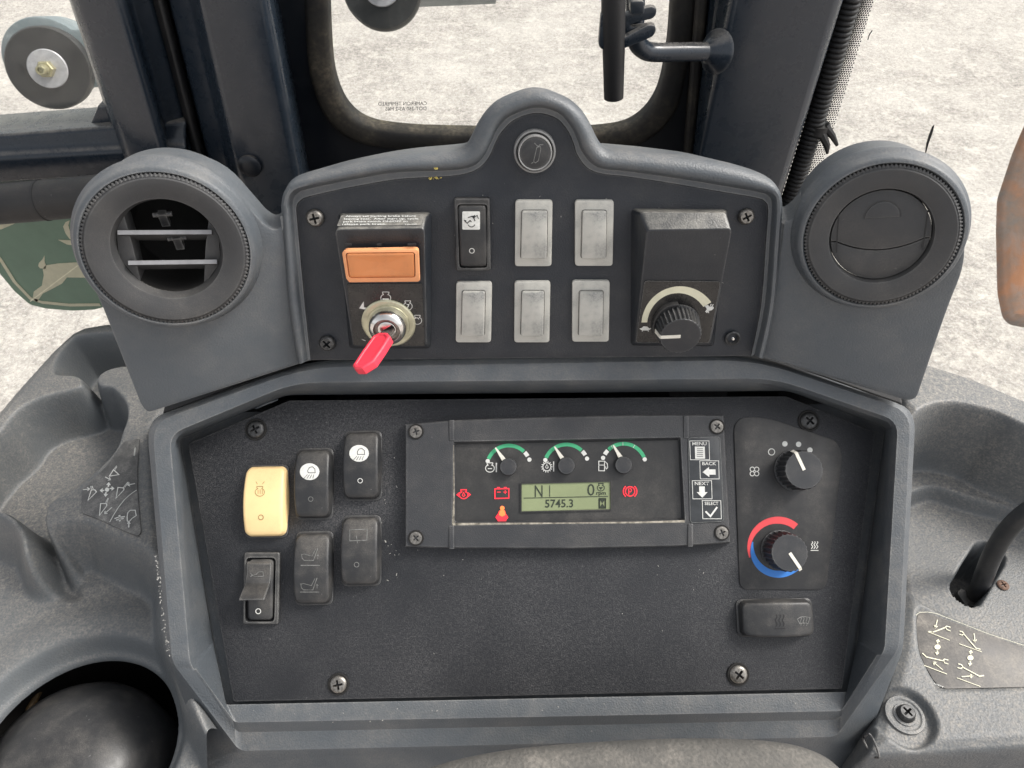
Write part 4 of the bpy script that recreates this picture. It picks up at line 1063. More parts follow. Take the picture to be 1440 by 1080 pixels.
# ------------------------------------------------------------------ speed control module and dial
fR = Frame(UPP, 955, 400)
rx = thing('speed_control_module', 'black wedge module with slow to fast dial label', 'control module', fR.mat)
b0 = fR.ps([(888, 293), (1024, 294), (1004, 487), (887, 486)], 0)
t0 = [fR.p(899, 298, .012), fR.p(1023, 299, .012), fR.p(1000, 485, .004), fR.p(892, 484.5, .004)]
t1 = [fR.p(910, 323.5, .019), fR.p(1030, 321.5, .019), fR.p(998.5, 483, .0045), fR.p(893.5, 483, .0045)]
MB().loft([fillet(b0, rr_, 4), fillet(t0, rr_, 4), fillet(t1, rr_, 4)], False, True).build('wedge_body', 'module', rx, bevel=.0013, seg=3, ang=45)
wA, wB, wC = fR.mat @ t1[3], fR.mat @ t1[2], fR.mat @ t1[1]
RP = Plane.three(wA, wB, wC); fD = Frame(RP, 955, 440)
dl = fillet([fD.p(*q) for q in ((906, 394), (1013, 395), (997, 481), (894, 480.5))], .002, 4)
dl_ = MB().prism(dl, .0001, .0007, .0003).build('dial_label', 'gloss', rx, smooth=False); dl_.matrix_world = fD.mat
ds = fD.scale(955, 440)
MB().ribbon(setz(inset(dl, .0001), .0008), .35 * ds, True).build('label_edge', 'faded', dl_, smooth=False)
m = MB(); pts = []; ws = []
for i in range(41):
    a = math.radians(176 - (176 - 36) * i / 40); wd = 8 + 4.5 * i / 40
    pts.append(fD.p(956 + (54 - wd / 2) * math.cos(a), 457 - (55 - wd / 2) * math.sin(a), .0009)); ws.append(wd * ds)
m.ribbon(pts, ws).build('speed_arc', 'cream', dl_, smooth=False)
ic = Icon(lambda x, y: fD.p(x, y, .0009), ds)
ic.fill([(899, 462), (903, 460.5), (905, 458.5), (910, 459), (913, 461.5), (915.5, 461), (914, 463.5), (910, 464.5), (903, 464.5)]).line([(904, 464), (903, 466)], 1).line([(911, 464), (912, 466)], 1)
ic.build('turtle_symbol', 'white', dl_); ic = Icon(lambda x, y: fD.p(x, y, .0009), ds)
ic.fill([(991, 430), (995, 428.5), (998, 431), (1002, 430), (1004, 433), (1001, 436), (997, 437), (994, 440), (991.5, 438), (994, 434.5)]).line([(1001, 431), (1003, 427.5)], 1.3).line([(999, 430), (1000, 427)], 1.2).line([(996, 437), (996.5, 440)], 1.2)
ic.build('rabbit_symbol', 'white', dl_)
gd = MB(); pa = [fD.p(951 + 35 * math.cos(math.radians(a)), 459 - 36 * math.sin(math.radians(a)), 0) for a in range(190, 84, -6)]
pb = [fD.p(951 + 31.5 * math.cos(math.radians(a)), 459 - 32.5 * math.sin(math.radians(a)), 0) for a in range(84, 191, 6)]
o = gd.prism(pa + pb, .0004, .0042, .0005).build('stop_guard', 'plate', dl_)
knob(RP, 957, 473, 29.5, .0150, 'rotary_dial', 'ribbed black speed knob with cream pointer beside the turtle and rabbit', 183, .007, skirt=1.10, teeth=30)

flecks(UPP, [(604, 251), (622, 250)], 12, .6, 1.5, .0012, up, .8, 'yellowfleck')
flecks(UPP, [(611, 236), (615, 237)], 5, .6, 1.6, .0078, up, .8, 'yellowfleck')
flecks(UPP, [(450, 330), (620, 330), (700, 260), (880, 300), (1050, 400)], 26, .35, .9, .0003, up, 25)

# ================================================================== SIDE CONSOLES (height fields with soft moulded forms)
def seg_dist(X, Y, P, closed=True):
    d = np.full(X.shape, 1e9); N = len(P)
    for i in range(N if closed else N - 1):
        ax_, ay = P[i]; bx_, by = P[(i + 1) % N]
        dx, dy = bx_ - ax_, by - ay; L2 = dx * dx + dy * dy + 1e-18
        t = np.clip(((X - ax_) * dx + (Y - ay) * dy) / L2, 0, 1)
        d = np.minimum(d, np.hypot(X - ax_ - t * dx, Y - ay - t * dy))
    return d
def sdf(X, Y, P):                  # positive inside
    ins = np.zeros(X.shape, bool); N = len(P)
    for i in range(N):
        x0, y0 = P[i]; x1, y1 = P[(i + 1) % N]
        c = ((y0 > Y) != (y1 > Y)) & (X < (x1 - x0) * (Y - y0) / (y1 - y0 + 1e-18) + x0)
        ins ^= c
    d = seg_dist(X, Y, P); return np.where(ins, d, -d)
def sm(t): t = np.clip(t, 0, 1); return t * t * (3 - 2 * t)
def hpix(pts, z, smooth=0):
    pl = flat(z); q = [pl.hit(x, y) for x, y in pts]
    if smooth: q = catmull(q, smooth, True)
    return [(p.x, p.y) for p in q]

def grid_mesh(name, mat, X, Y, Z, keep, parent):
    ny, nx = X.shape; idx = np.arange(nx * ny).reshape(ny, nx)
    q = np.stack([idx[:-1, :-1], idx[:-1, 1:], idx[1:, 1:], idx[1:, :-1]], -1).reshape(-1, 4)
    kf = (keep[:-1, :-1] & keep[:-1, 1:] & keep[1:, 1:] & keep[1:, :-1]).reshape(-1)
    q = q[kf]; used, inv = np.unique(q, return_inverse=True)
    V = np.stack([X, Y, Z], -1).reshape(-1, 3)[used]; q = inv.reshape(-1, 4)
    me = bpy.data.meshes.new(name)
    me.vertices.add(len(V)); me.vertices.foreach_set('co', V.astype(np.float32).ravel())
    me.loops.add(q.size); me.loops.foreach_set('vertex_index', q.astype(np.int32).ravel())
    me.polygons.add(len(q)); me.polygons.foreach_set('loop_start', (np.arange(len(q)) * 4).astype(np.int32))
    me.polygons.foreach_set('loop_total', np.full(len(q), 4, np.int32))
    me.update(); me.validate(); me.materials.append(M[mat]); me.shade_smooth()
    o = bpy.data.objects.new(name, me); col.objects.link(o); o.parent = parent
    return o

# ---- left console
ZL = -0.470
step = .0014
org = flat(ZL).hit(120, 700)
lc = thing('left_console', 'grey moulded left console with storage bowl and joystick opening', 'console', Matrix.Translation(org))
xs = np.arange(-.47, -.19, step); ys = np.arange(.12, .63, step)
X, Y = np.meshgrid(xs, ys)
outer = hpix([(320, 1130), (294, 1060), (280, 1015), (252, 935), (243, 887), (232, 780), (220, 600), (250, 560), (260, 470), (200, 448), (147, 452), (117, 457), (100, 465), (72, 490), (33, 533), (0, 572), (-40, 617), (-120, 720), (-120, 1150), (300, 1150)], ZL)
bowl = hpix([(-70, 680), (-30, 630), (0, 605), (17, 583), (38, 567), (67, 555), (98, 548), (113, 543), (114, 534), (105, 528), (84, 527), (75, 522), (80, 503), (93, 483), (107, 473), (150, 468), (210, 466), (225, 508), (170, 515), (147, 522), (137, 532), (140, 541), (158, 545), (176, 564), (180, 585), (173, 606), (160, 636), (113, 680), (74, 704), (65, 720), (65, 738), (72, 755), (86, 783), (78, 803), (42, 803), (28, 786), (33, 754), (20, 732), (9, 723), (0, 720), (-70, 715)], ZL, 4)
Sl = hpix([(40, 770), (64, 742), (75, 735), (117, 729), (147, 741), (183, 758), (207, 770), (228, 800), (240, 900), (300, 1120), (-150, 1150), (-150, 700), (0, 722), (26, 738)], ZL, 4)
Z = np.full(X.shape, CAM.z + ZL)
db = sdf(X, Y, bowl)
Z -= .050 * sm((db + .001) / .012)
dS = sdf(X, Y, Sl)
Z -= .044 * sm((dS + .002) / .024) * (1 - sm((db + .001) / .012))
hole_pl = flat(ZL - .044)
hc = hole_pl.hit(97, 1052); hr_ = (hole_pl.hit(236, 1052) - hc).length
rd = np.hypot(X - hc.x, Y - hc.y)
Z += .006 * sm((hr_ + .050 - rd) / .030) * sm((rd - hr_ - .004) / .012) * sm((dS) / .01)
Z -= .009 * sm((hr_ + .0125 - rd) / .011)
Z -= .004 * sm((hr_ + .002 - rd) / .003)
snap = (rd < hr_) & (rd > hr_ - 1.6 * step)          # the shell ends in a clean round edge
ang_ = np.arctan2(Y - hc.y, X - hc.x)
X = np.where(snap, hc.x + hr_ * np.cos(ang_), X); Y = np.where(snap, hc.y + hr_ * np.sin(ang_), Y)
# soft hand-made unevenness
Z += .0007 * np.sin(X * 47 + 1.3) * np.sin(Y * 39)
do = sdf(X, Y, outer)
Z -= .16 * sm((-do + .001) / .022) + .004 * sm((.010 - do) / .010)
keep = (do > -.021) & (rd > hr_ - 1.6 * step)
cs = grid_mesh('console_shell', 'console', X - org.x, Y - org.y, Z - org.z, keep, lc)
cav = MB().lathe([(hr_ + .012, ZL - .058), (hr_ + .03, ZL - .09), (hr_ + .03, ZL - .22)], 64, False, True).build('joystick_well', 'void', lc)
cav.matrix_world = Matrix.Translation((hc.x, hc.y, CAM.z))
# decal with bucket control symbols
fd = Frame(flat(ZL), 160, 690)
dcl = fillet(fd.ps([(197, 617), (175, 622), (170, 629), (150, 657), (116, 690), (115, 722), (140, 731), (170, 745), (194, 755), (199, 750), (194, 690), (194, 655)]), .003, 4)
dec = MB().prism(dcl, .0004, .0009, .0002).build('control_label', 'labelgrey', lc); dec.matrix_world = fd.mat
es = fd.scale(160, 690)
def D(pts): return crop(100, 610, 7.2, pts)
ic = Icon(lambda x, y: fd.p(x, y, .0011), es * 1.25)
for pts in ([(430, 365), (485, 415), (388, 430)], [(258, 590), (240, 568), (205, 570), (172, 675)], [(535, 550), (475, 545), (455, 655), (535, 570)], [(300, 708), (360, 708), (362, 730), (288, 828)]): ic.line(D(pts), 1.1, True)
for a, b in (((435, 360), (462, 325)), ((445, 365), (465, 335)), ((205, 560), (200, 530)), ((225, 560), (212, 530)), ((530, 545), (575, 490)), ((545, 545), (582, 490)), ((350, 700), (375, 650)), ((362, 700), (380, 655)), ((650, 140), (645, 225))): ic.line(D([a, b]), .7)
ic.line(D([(650, 145), (642, 222)]), 1.6)
for a, b in (((120, 568), (188, 560)), ((648, 506), (572, 518)), ((345, 438), (400, 468)), ((415, 745), (340, 810))): ic.arrow(*D([a])[0], *D([b])[0], 1.0, 4)
ic.disc(*D([(365, 567)])[0], 3.0)
for (x, y), dx, dy in (((320, 575), -1, 0), ((410, 555), 1, 0), ((380, 520), .1, -1), ((352, 610), -.1, 1)):
    cx, cy = D([(x, y)])[0]; ic.tri(cx, cy, dx, dy, 4.2).line([(cx, cy), (cx - dx * 2.5, cy - dy * 2.5)], 1.6)
ic.line(D([(665, 570), (600, 615), (540, 670), (480, 745), (430, 825), (392, 895)]), .8)
ic.line(D([(575, 800), (600, 775), (650, 775), (660, 830), (615, 860), (590, 890), (570, 885), (568, 840)]), 1.0, True)
ic.line(D([(440, 860), (470, 850), (545, 840)]), 1.5).line(D([(455, 875), (535, 858)]), 1.5).line(D([(490, 825), (495, 888)]), 2.0).line(D([(585, 950), (585, 915)]), 1.2); cx, cy = D([(585, 912)])[0]; ic.tri(cx, cy, 0, -1, 3.5)
ic.build('bucket_symbol', 'white', dec)
# joystick boot below the opening
jp = flat(ZL - .098); jf = Frame(jp, 112, 1085)
jb = thing('joystick_boot', 'smooth black dome showing inside the round console opening', 'joystick boot', jf.mat)
R = hr_ * .96
MB().lathe([(R * 1.02, -.03), (R * 1.0, .0), (R * .95, .013), (R * .85, .025), (R * .70, .0345), (R * .5, .041), (R * .25, .0445), (R * .03, .0455)], 72, False, True).build('boot', 'black', jb, ang=60)
sk = jf.p(6, 1063, .02)
MB().lathe([(.0085, .0), (.0080, .0012), (.0062, .0012), (.0055, -.004)], 32, False, True).build('boot_hole', 'hole', jb).location = (sk.x, sk.y, .0235)
for k, pts in enumerate(([(20, 985), (45, 955), (85, 940), (120, 930)], [(5, 990), (30, 960), (70, 935)], [(40, 1000), (60, 960), (60, 930)])):
    wl = [flat(ZL - .112 + .004 * k).hit(*q) for q in pts]
    wv = MB().tube([p - wl[0] for p in catmull(wl, 5)], .0026, 8).build('cable', 'wire'); wv.location = wl[0]
    tag(wv, ['tan cable in the dark gap above the black dome, curving furthest right', 'brown cable nearest the left edge in the dark gap above the dome', 'short brown cable crossing steeply in the dark gap above the dome'][k], 'cable', 'cables inside the left console')
# dry straw on the bowl floor
sp_ = flat(ZL - .051)
st = [sp_.hit(*q) for q in ((64, 625), (67, 629), (70, 622))]
o = MB().tube([p - st[0] for p in st], .0005, 6).build('straw_bit', 'cream'); o.location = st[0] + Vector((0, 0, .001)); tag(o, 'tiny dry straw lying in the dusty left console bowl', 'straw')

# ---- right console
ZR, ZE, ZF = -0.415, -0.482, -0.494
org = flat(ZF).hit(1360, 850)
rc = thing('right_console', 'grey moulded right console with dusty lever tray and control label', 'console', Matrix.Translation(org))
xs = np.arange(.205, .46, step); ys = np.arange(.11, .53, step)
X, Y = np.meshgrid(xs, ys)
rim = hpix([(1240, 640), (1275, 605), (1291, 585), (1308, 574), (1335, 569), (1368, 573), (1405, 583), (1440, 600), (1520, 632), (1620, 680), (1620, 640), (1520, 585), (1440, 557), (1368, 528), (1311, 510), (1270, 492), (1200, 500)], ZR, 3)
ledge = hpix([(1230, 715), (1275, 699), (1306, 689), (1325, 690), (1368, 704), (1440, 724), (1560, 764), (1620, 560), (1440, 480), (1250, 480)], ZE, 3)
outR = hpix([(1222, 1062), (1262, 912), (1278, 760), (1280, 582), (1240, 540), (1250, 480), (1311, 509), (1368, 527), (1440, 556), (1540, 592), (1650, 650), (1650, 1045), (1440, 1052), (1300, 1060)], ZF)
outRr = hpix([(1200, 1075), (1262, 912), (1278, 760), (1280, 582), (1240, 540), (1250, 480), (1311, 509), (1368, 527), (1440, 556), (1540, 592), (1650, 650), (1650, 1045), (1440, 1052), (1300, 1060)], ZR)
slot = hpix([(1337, 828), (1343, 812), (1369, 770), (1378, 763), (1392, 766), (1410, 778), (1412, 790), (1404, 806), (1382, 842), (1376, 850), (1364, 852), (1346, 843)], ZF, 4)
border = hpix([(1200, 800), (1285, 842), (1300, 853), (1350, 875), (1440, 907), (1560, 950), (1560, 1200), (1200, 1200)], ZF, 3)
label = hpix([(1287, 876), (1289, 863), (1297, 860), (1309, 862), (1350, 877), (1440, 909), (1560, 950), (1560, 966), (1440, 968), (1326, 971), (1312, 962), (1297, 935), (1290, 915)], ZF, 3)
Z = np.full(X.shape, CAM.z + ZF)
Z += (ZE - ZF) * sm((sdf(X, Y, ledge) + .004) / .008)
Z += (ZR - ZE) * sm((sdf(X, Y, rim) + .012) / .016)
bd = sdf(X, Y, border); ld = sdf(X, Y, label)
Z += .0036 * sm((bd + .001) / .004)
Z -= .0022 * sm((ld + .002) / .003)
Z -= .05 * sm((sdf(X, Y, slot) + .0006) / .0022)
bc_ = flat(ZF).hit(1270, 1010); br = .0205; rb = np.hypot(X - bc_.x, Y - bc_.y)
Z -= .006 * sm((br - rb) / .004) * sm((bc_.y + .021 - Y) / .02 + .5)
Z += .0006 * np.sin(X * 43 + .4) * np.sin(Y * 51)
wy = sm((Y - .25) / .14); do = wy * sdf(X, Y, outRr) + (1 - wy) * sdf(X, Y, outR)
Z -= .16 * sm((-do + .001) / .016) + .003 * sm((.008 - do) / .008)
keep = do > -.0155
grid_mesh('console_shell', 'console', X - org.x, Y - org.y, Z - org.z, keep, rc)
fd = Frame(flat(ZF + .0016), 1380, 920)
dcl = fd.ps([(1288, 878), (1290, 865), (1297, 862), (1308, 864), (1350, 879.5), (1440, 912), (1520, 940), (1520, 965), (1440, 966.5), (1327, 969), (1314, 960), (1299, 934), (1291, 913)])
dec = MB().prism(fillet(dcl, .004, 4), .0001, .0006, .0001).build('control_label', 'labeltan', rc); dec.matrix_world = fd.mat
es = fd.scale(1380, 920)
def D2(pts): return crop(1280, 850, 8.306, pts)
ic = Icon(lambda x, y: fd.p(x, y, .0009), es * 1.2)
for pts, wd in (([(205, 320), (460, 420)], .9), ([(215, 315), (265, 325), (410, 270), (425, 255), (470, 268)], 1.4), ([(265, 325), (240, 330)], 1.2), ([(410, 270), (430, 295), (470, 312)], 1.2),
                ([(570, 460), (835, 555)], .9), ([(820, 525), (765, 510), (625, 345), (610, 320), (575, 312)], 1.4), ([(625, 345), (605, 360), (575, 350)], 1.2),
                ([(140, 570), (190, 615), (385, 660), (400, 640), (445, 652)], 1.4), ([(385, 660), (405, 685), (445, 697)], 1.2), ([(160, 712), (430, 815)], .9),
                ([(860, 830), (810, 840), (615, 735), (600, 705), (560, 695)], 1.4), ([(615, 735), (590, 750), (550, 738)], 1.2), ([(545, 858), (820, 960)], .9)):
    ic.line(D2(pts), wd)
for a, b in (((318, 180), (292, 275)), ((745, 340), (755, 440)), ((380, 765), (270, 675)), ((600, 845), (730, 835))): ic.arrow(*D2([a])[0], *D2([b])[0], 1.1, 4.2)
for x, y in ((318, 498), (702, 625)):
    cx, cy = D2([(x, y)])[0]; ic.disc(cx, cy, 4.3, 3.6)
    for sgn in (-1, 1): ic.tri(cx + .5 * sgn * -1, cy + sgn * 7.5, -.15 * sgn, sgn, 4.0).line([(cx - .3 * sgn, cy + sgn * 7), (cx, cy + sgn * 5)], 1.6)
ic.line(D2([(60, 130), (110, 95), (200, 90), (300, 105), (520, 190), (900, 340), (1329, 480)]), .5)
ic.build('grapple_symbol', 'cream', dec)
text('part_number', 'T198914', [fd.p(*D2([q])[0], .0009) for q in ((275, 915), (388, 958), (380, 975), (268, 928))], 'white', dec, .0002)
# screw bosses
fS = Frame(flat(ZF - .0022), 1272, 1006)
wm = MB().lathe([(.0125, 0), (.0122, .0012), (.0105, .0014), (.0095, .0006), (.0075, .0006), (.0072, .0014)], 48, False, True).build('boss_washer', 'console', rc); wm.matrix_world = fS.mat
sc_ = screw(fS, 1273.5, 1004, 12.5, rc, 'darkmetal', h=.0012, recess=False, dome=.7, rot=.6)
sc_.matrix_world = fS.mat @ Matrix.Translation(fS.p(1273.5, 1004, .0014))
fS2 = Frame(flat(ZF), 1410, 823.5)
sc2 = screw(fS2, 1410.5, 823.5, 8.0, rc, 'rustmetal', h=.0005, recess=False, dome=.3, rot=.3); sc2.matrix_world = fS2.mat @ Matrix.Translation(Vector((0, 0, .0004)))
# torn plastic lip at the front corner
tp = flat(ZF).hit(1228, 1045)
tn = MB(); tb = [flat(ZF + dz).hit(x, y) - tp for x, y, dz in ((1216, 1036, .002), (1222, 1032, .006), (1228, 1040, .003), (1233, 1052, .003), (1236, 1064, .0), (1229, 1064, -.004), (1219, 1050, -.004), (1214, 1040, -.002))]
tn.tube(catmull(tb, 4, True), .0007, 8, False)
o = tn.build('torn_edge', 'labelgrey', rc); o.matrix_world = Matrix.Translation(tp)
# lever
lp_ = [flat(z).hit(x, y) for x, y, z in ((1368, 846, -.530), (1376, 830, -.505), (1385, 806, -.485), (1396, 780, -.466), (1409, 757, -.449), (1425, 737, -.432), (1446, 719, -.417), (1490, 690, -.395))]
lv = MB().tube([p - lp_[1] for p in catmull(lp_, 5)], .0064, 20).build('control_lever', 'black', ang=60); lv.location = lp_[1]
tag(lv, 'bent black control lever rising from the slot in the right console', 'lever')
sb = flat(ZF - .022); fb = Frame(sb, 1363, 838)
gt = MB().prism(fillet(fb.ps([(1345, 832), (1352, 826), (1382, 840), (1374, 852), (1360, 854)]), .002, 3), -.01, 0, .002).build('lever_gate', 'greyblack', rc); gt.matrix_world = fb.mat

# ================================================================== seat pad at the bottom edge
pp_ = Plane(LOW.o + LOW.n * .075, LOW.ex, LOW.n)
fP = Frame(pp_, 905, 1150)
sil = [(590, 1100), (621, 1078), (702, 1061), (787, 1052), (890, 1045.5), (970, 1043), (1032, 1043.5), (1103, 1048), (1150, 1061), (1180, 1080), (1200, 1110), (1195, 1180), (900, 1215), (600, 1180)]
sl_ = catmull(fP.ps(sil), 5, True)
cen = Vector((0, 0, 0))
L = [[Vector((p.x * .7, p.y * .7 - .01, -.05)) for p in sl_], [Vector((p.x * .96, p.y * .96, -.010)) for p in sl_], setz(sl_, -.004)]
for s_, z in ((.985, .001), (.95, .005), (.88, .009), (.7, .014), (.45, .017), (.15, .018)): L.append([Vector((p.x * s_, p.y * s_, z)) for p in sl_])
pd2 = MB().loft(L, True, True).build('padded_cushion', 'fabric', ang=70, mw=fP.mat)
tag(pd2, 'rounded dusty grey cushion at the bottom edge in front of the dashboard', 'cushion')
# dark column cover carrying the dashboard, down to the floor
fc = Frame(Plane(LOW.o - LOW.n * .13, LOW.ex, LOW.n), 740, 800)
cc_ = fillet(fc.ps([(300, 640), (1180, 640), (1150, 1050), (360, 1050)]), .01, 4)
MB().prism(cc_, -.35, 0, .004, True).build('column_cover', 'rubber', low).matrix_world = fc.mat

# ================================================================== CAB FRAME AND WINDOWS
def strip_thing(name, label, cat, mat, st, y0, y1, back=0.03, parent=None):
    """Upright folded-steel member: each station (x at photo row 0, slope, stand-off) is one straight fold."""
    f_ = Frame(FRO, st[len(st) // 2][0], 100)
    a = [f_.p(x + s_ * y0, y0, h) for x, s_, h in st]; b = [f_.p(x + s_ * y1, y1, h) for x, s_, h in st]
    a2 = [Vector((a[-1].x, a[-1].y, -back)), Vector((a[0].x, a[0].y, -back))]; b2 = [Vector((b[-1].x, b[-1].y, -back)), Vector((b[0].x, b[0].y, -back))]
    o = MB().loft([a + a2, b + b2], True, True).build(name, mat, parent, bevel=.003, seg=3, ang=60)
    o.matrix_world = f_.mat
    if label: tag(o, label, cat)
    return o
# left door post, then rubber seal, then front pillar
dp = strip_thing('door_post', 'dark navy steel door post left of the rubber seal', 'post', 'paint',
                 [(97, .333, .01), (101, .333, .038), (112, .333, .046), (166, .29, .050), (176, .29, .044), (181, .285, .026), (214, .263, .016)], -150, 520)
rs = strip_thing('rubber_seal', 'black rubber door seal strip between the two steel posts', 'seal', 'rubber',
                 [(213, .263, .006), (216, .262, .020), (224, .256, .025), (232, .25, .020), (235, .25, .006)], -150, 520)
fp_ = strip_thing('front_pillar', 'broad navy steel pillar left of the front window', 'pillar', 'paint',
                  [(235, .25, .004), (239, .248, .022), (268, .23, .030), (273, .226, .040), (279, .226, .052), (288, .224, .055), (368, .190, .055), (379, .187, .050), (384, .184, .036), (390, .18, .004)], -150, 520)
fk = Frame(FRO, 352, 232, .06)
for x, y, r_, h_ in ((352, 232, 13, .055), (364, 266, 9, .012)):
    kb = MB().lathe([(r_ * .00075, 0), (r_ * .00075, .003), (r_ * .0006, .005), (r_ * .0003, .006)], 24).build('plug_cap', 'paint_dark', fp_)
    fk = Frame(FRO, x, y, h_); kb.matrix_world = fk.mat @ Matrix.Translation((0, 0, h_))
rp = strip_thing('front_pillar', 'broad navy steel pillar right of the front window, beside the corrugated hose', 'pillar', 'paint',
                 [(996, -.11, .002), (1000, -.112, .016), (1006, -.125, .026), (1013, -.15, .028), (1019, -.18, .036), (1025, -.20, .048), (1032, -.215, .052), (1172, -.298, .052), (1180, -.31, .050), (1185, -.314, .044), (1186, -.316, .004)], -150, 520)
ls = strip_thing('trim_strip', 'narrow rust-stained dark strip between front window seal and right pillar', 'trim strip', 'seal',
                 [(976, -.07, .002), (978, -.07, .010), (994, -.09, .012), (997, -.10, .002)], -150, 420)
# front panel with the window opening
WS = [((459, -260), (429, -260), (380, -260)), ((461, -60), (430, -60), (378, -60)), ((465, 60), (434, 60), (378, 60)), ((472, 112), (442, 115), (378, 130)), ((489, 149), (461, 161), (378, 330)),
      ((518, 171), (496, 192), (450, 420)), ((568, 180), (552, 204), (550, 420)), ((640, 183), (640, 208), (640, 420)), ((750, 184), (750, 209), (750, 420)), ((850, 181), (860, 205), (860, 420)),
      ((895, 167), (911, 191), (960, 420)), ((924, 131), (949, 150), (1040, 330)), ((938, 70), (966, 78), (1040, 75)), ((944, 0), (974, 0), (1040, 0)), ((948, -100), (979, -100), (1040, -100)), ((951, -260), (982, -260), (1040, -260))]
fw_ = Frame(FRO, 700, 100)
fwi = thing('front_window', 'rounded front window in a dark steel panel with dirty seal', 'window', fw_.mat)
def wc(k, h): return [Vector((p.x, p.y, h)) for p in catmull([fw_.p(*s[k], h) for s in WS], 6)]
a_, b_ = wc(0, 0), wc(1, 0); c_ = [Vector((p.x, p.y, 0)) for p in catmull([fw_.p(*s[2], 0) for s in WS], 6)]
MB().loft([setz(c_, -.02), setz(c_, 0), setz(b_, 0), setz(b_, -.02)], False, False).build('steel_panel', 'paint_dark', fwi, ang=30)
md = lambda t, h: [Vector((p.x + (q.x - p.x) * t, p.y + (q.y - p.y) * t, h)) for p, q in zip(a_, b_)]
MB().loft([md(1.06, .0), md(1.03, .0055), md(.85, .008), md(.25, .0075), md(.06, .005), md(0, .0), md(0, -.01)], False, False).build('window_seal', 'seal', fwi, ang=50)
gpl = [fw_.p(*s[1], 0) for s in WS]
MB().prism([Vector((p.x, p.y, 0)) for p in catmull(gpl, 3)], -.009, -.006, 0, True).build('glass_pane', 'glass', fwi, smooth=False)
for k, (s_, x0, x1) in enumerate((('CAMERON TEMPERED', 600, 532), ('DOT-260 AS-2 M6S', 599.5, 542))):
    y0 = 142.5 + k * 7.2
    qd = [fw_.p(x0, y0, -.0055), fw_.p(x1, y0 + .6, -.0055), fw_.p(x1, y0 + 5.8, -.0055), fw_.p(x0, y0 + 5.2, -.0055)]
    text('glass_marking', s_, [Vector((p.x, p.y, -.0055)) for p in qd], 'ink', fwi, .0003)
# left window: rail, glass, sticker
fl_ = Frame(FRO, 80, 230)
rows_ = [(180, -.075, .002), (184, -.075, .016), (190, -.075, .026), (212, -.055, .030), (222, -.055, .036), (230, -.06, .036), (256, -.065, .034), (262, -.07, .004)]
A = [fl_.p(-220, y + s_ * -220, h) for y, s_, h in rows_]; B_ = [fl_.p(262, y + s_ * 262, h) for y, s_, h in rows_]
A += [Vector((A[-1].x, A[-1].y, -.03)), Vector((A[0].x, A[0].y, -.03))]; B_ += [Vector((B_[-1].x, B_[-1].y, -.03)), Vector((B_[0].x, B_[0].y, -.03))]
wr = MB().loft([A, B_], True, True).build('window_rail', 'paint', bevel=.003, seg=3, ang=60); wr.matrix_world = fl_.mat
tag(wr, 'dark navy horizontal window rail joining the left door post', 'rail')
gu = [fl_.p(x, y, 0) for x, y in ((118, 180), (134, 166), (144, 142), (165, 142), (185, 190))]
o = MB().prism([Vector((p.x, p.y, 0)) for p in gu], -.02, .012, .002, True).build('corner_gusset', 'paint', wr); o.matrix_world = fl_.mat
lgw = Frame(FRO, 60, 330)
q = [lgw.p(*z) for z in ((-300, -250), (200, -250), (260, 620), (-300, 900))]
lg = MB().prism(q, -.006, -.003, 0, True).build('side_glass', 'glass', smooth=False, mw=lgw.mat); tag(lg, 'dusty clear window glass behind the left rail and green sticker', 'window glass')
rgw = Frame(FRO, 1300, 300)
q = [rgw.p(*z) for z in ((1150, -250), (1700, -250), (1700, 700), (1060, 640))]
rg = MB().prism(q, -.006, -.003, 0, True).build('side_glass', 'glass', smooth=False, mw=rgw.mat); tag(rg, 'clear window glass right of the corrugated hose, with a dotted black edge', 'window glass')
# dotted black edge print
dm = MB(); n_ = 0
for j in range(112):
    yy = -12 + j * 3.05
    xl = 1206 - .31 * yy; 
    for i in range(9):
        x = xl - 6 + i * 3.3 + (1.65 if j % 2 else 0) - max(0, yy - 120) * .012
        r_ = (2.15 - .13 * i) * .00066
        p = rgw.p(x, yy, -.0025)
        dm.add([(p.x + r_ * math.cos(a), p.y + r_ * math.sin(a), -.0025) for a in [k * math.pi / 3 for k in range(6)]], [(0, 1, 2, 3, 4, 5)])
o = dm.build('dotted_edge', 'dark', rg, smooth=False, recalc=False); o['kind'] = 'stuff'
for pts, lab_ in (([(1315, 177), (1313, 186), (1308, 200), (1303, 215), (1302, 218), (1304, 203), (1308, 190), (1312, 180)], 'longer slanting black tar streak on the right window glass'),
                  ([(1228, 43), (1225, 48), (1222, 55), (1221, 58), (1223, 50), (1226, 46)], 'small black tar fleck high on the right window glass')):
    fm = Frame(FRO, *pts[0], -.002)
    o = MB().prism(fillet(fm.ps(pts, 0), .0006, 2), -.0024, -.0012, .0003, True).build('tar_mark', 'dark', mw=fm.mat); tag(o, lab_, 'mark', 'black marks on the right glass')
# green sticker with leaping deer emblem on the left glass
fe = Frame(FRO, 80, 380, -.003)
E5 = lambda pts: crop(0, 240, 5.143, pts)
ge = [(-120, 262), (200, 250), (190, 420)] + E5([(760, 990), (680, 1012), (520, 1020), (330, 1005), (210, 975), (100, 880), (0, 760)]) + [(-60, 300)]
em = MB().prism(fillet(fe.ps(ge), .003, 3), -.0026, -.0018, 0, True).build('emblem_sticker', 'decalgreen', smooth=False, mw=fe.mat)
tag(em, 'muted green sticker with a cream leaping deer on the left glass', 'sticker')
es = fe.scale(80, 380); ic = Icon(lambda x, y: fe.p(x, y, 0), es, dz=-.0014)
def flatz(ic_):
    ic_.m.v = [(x, y, -.0014) for x, y, z in ic_.m.v]; return ic_
ic.line([(-60, 290)] + E5([(0, 650), (100, 810), (215, 930), (300, 958), (500, 978), (720, 975)]), 5.2)
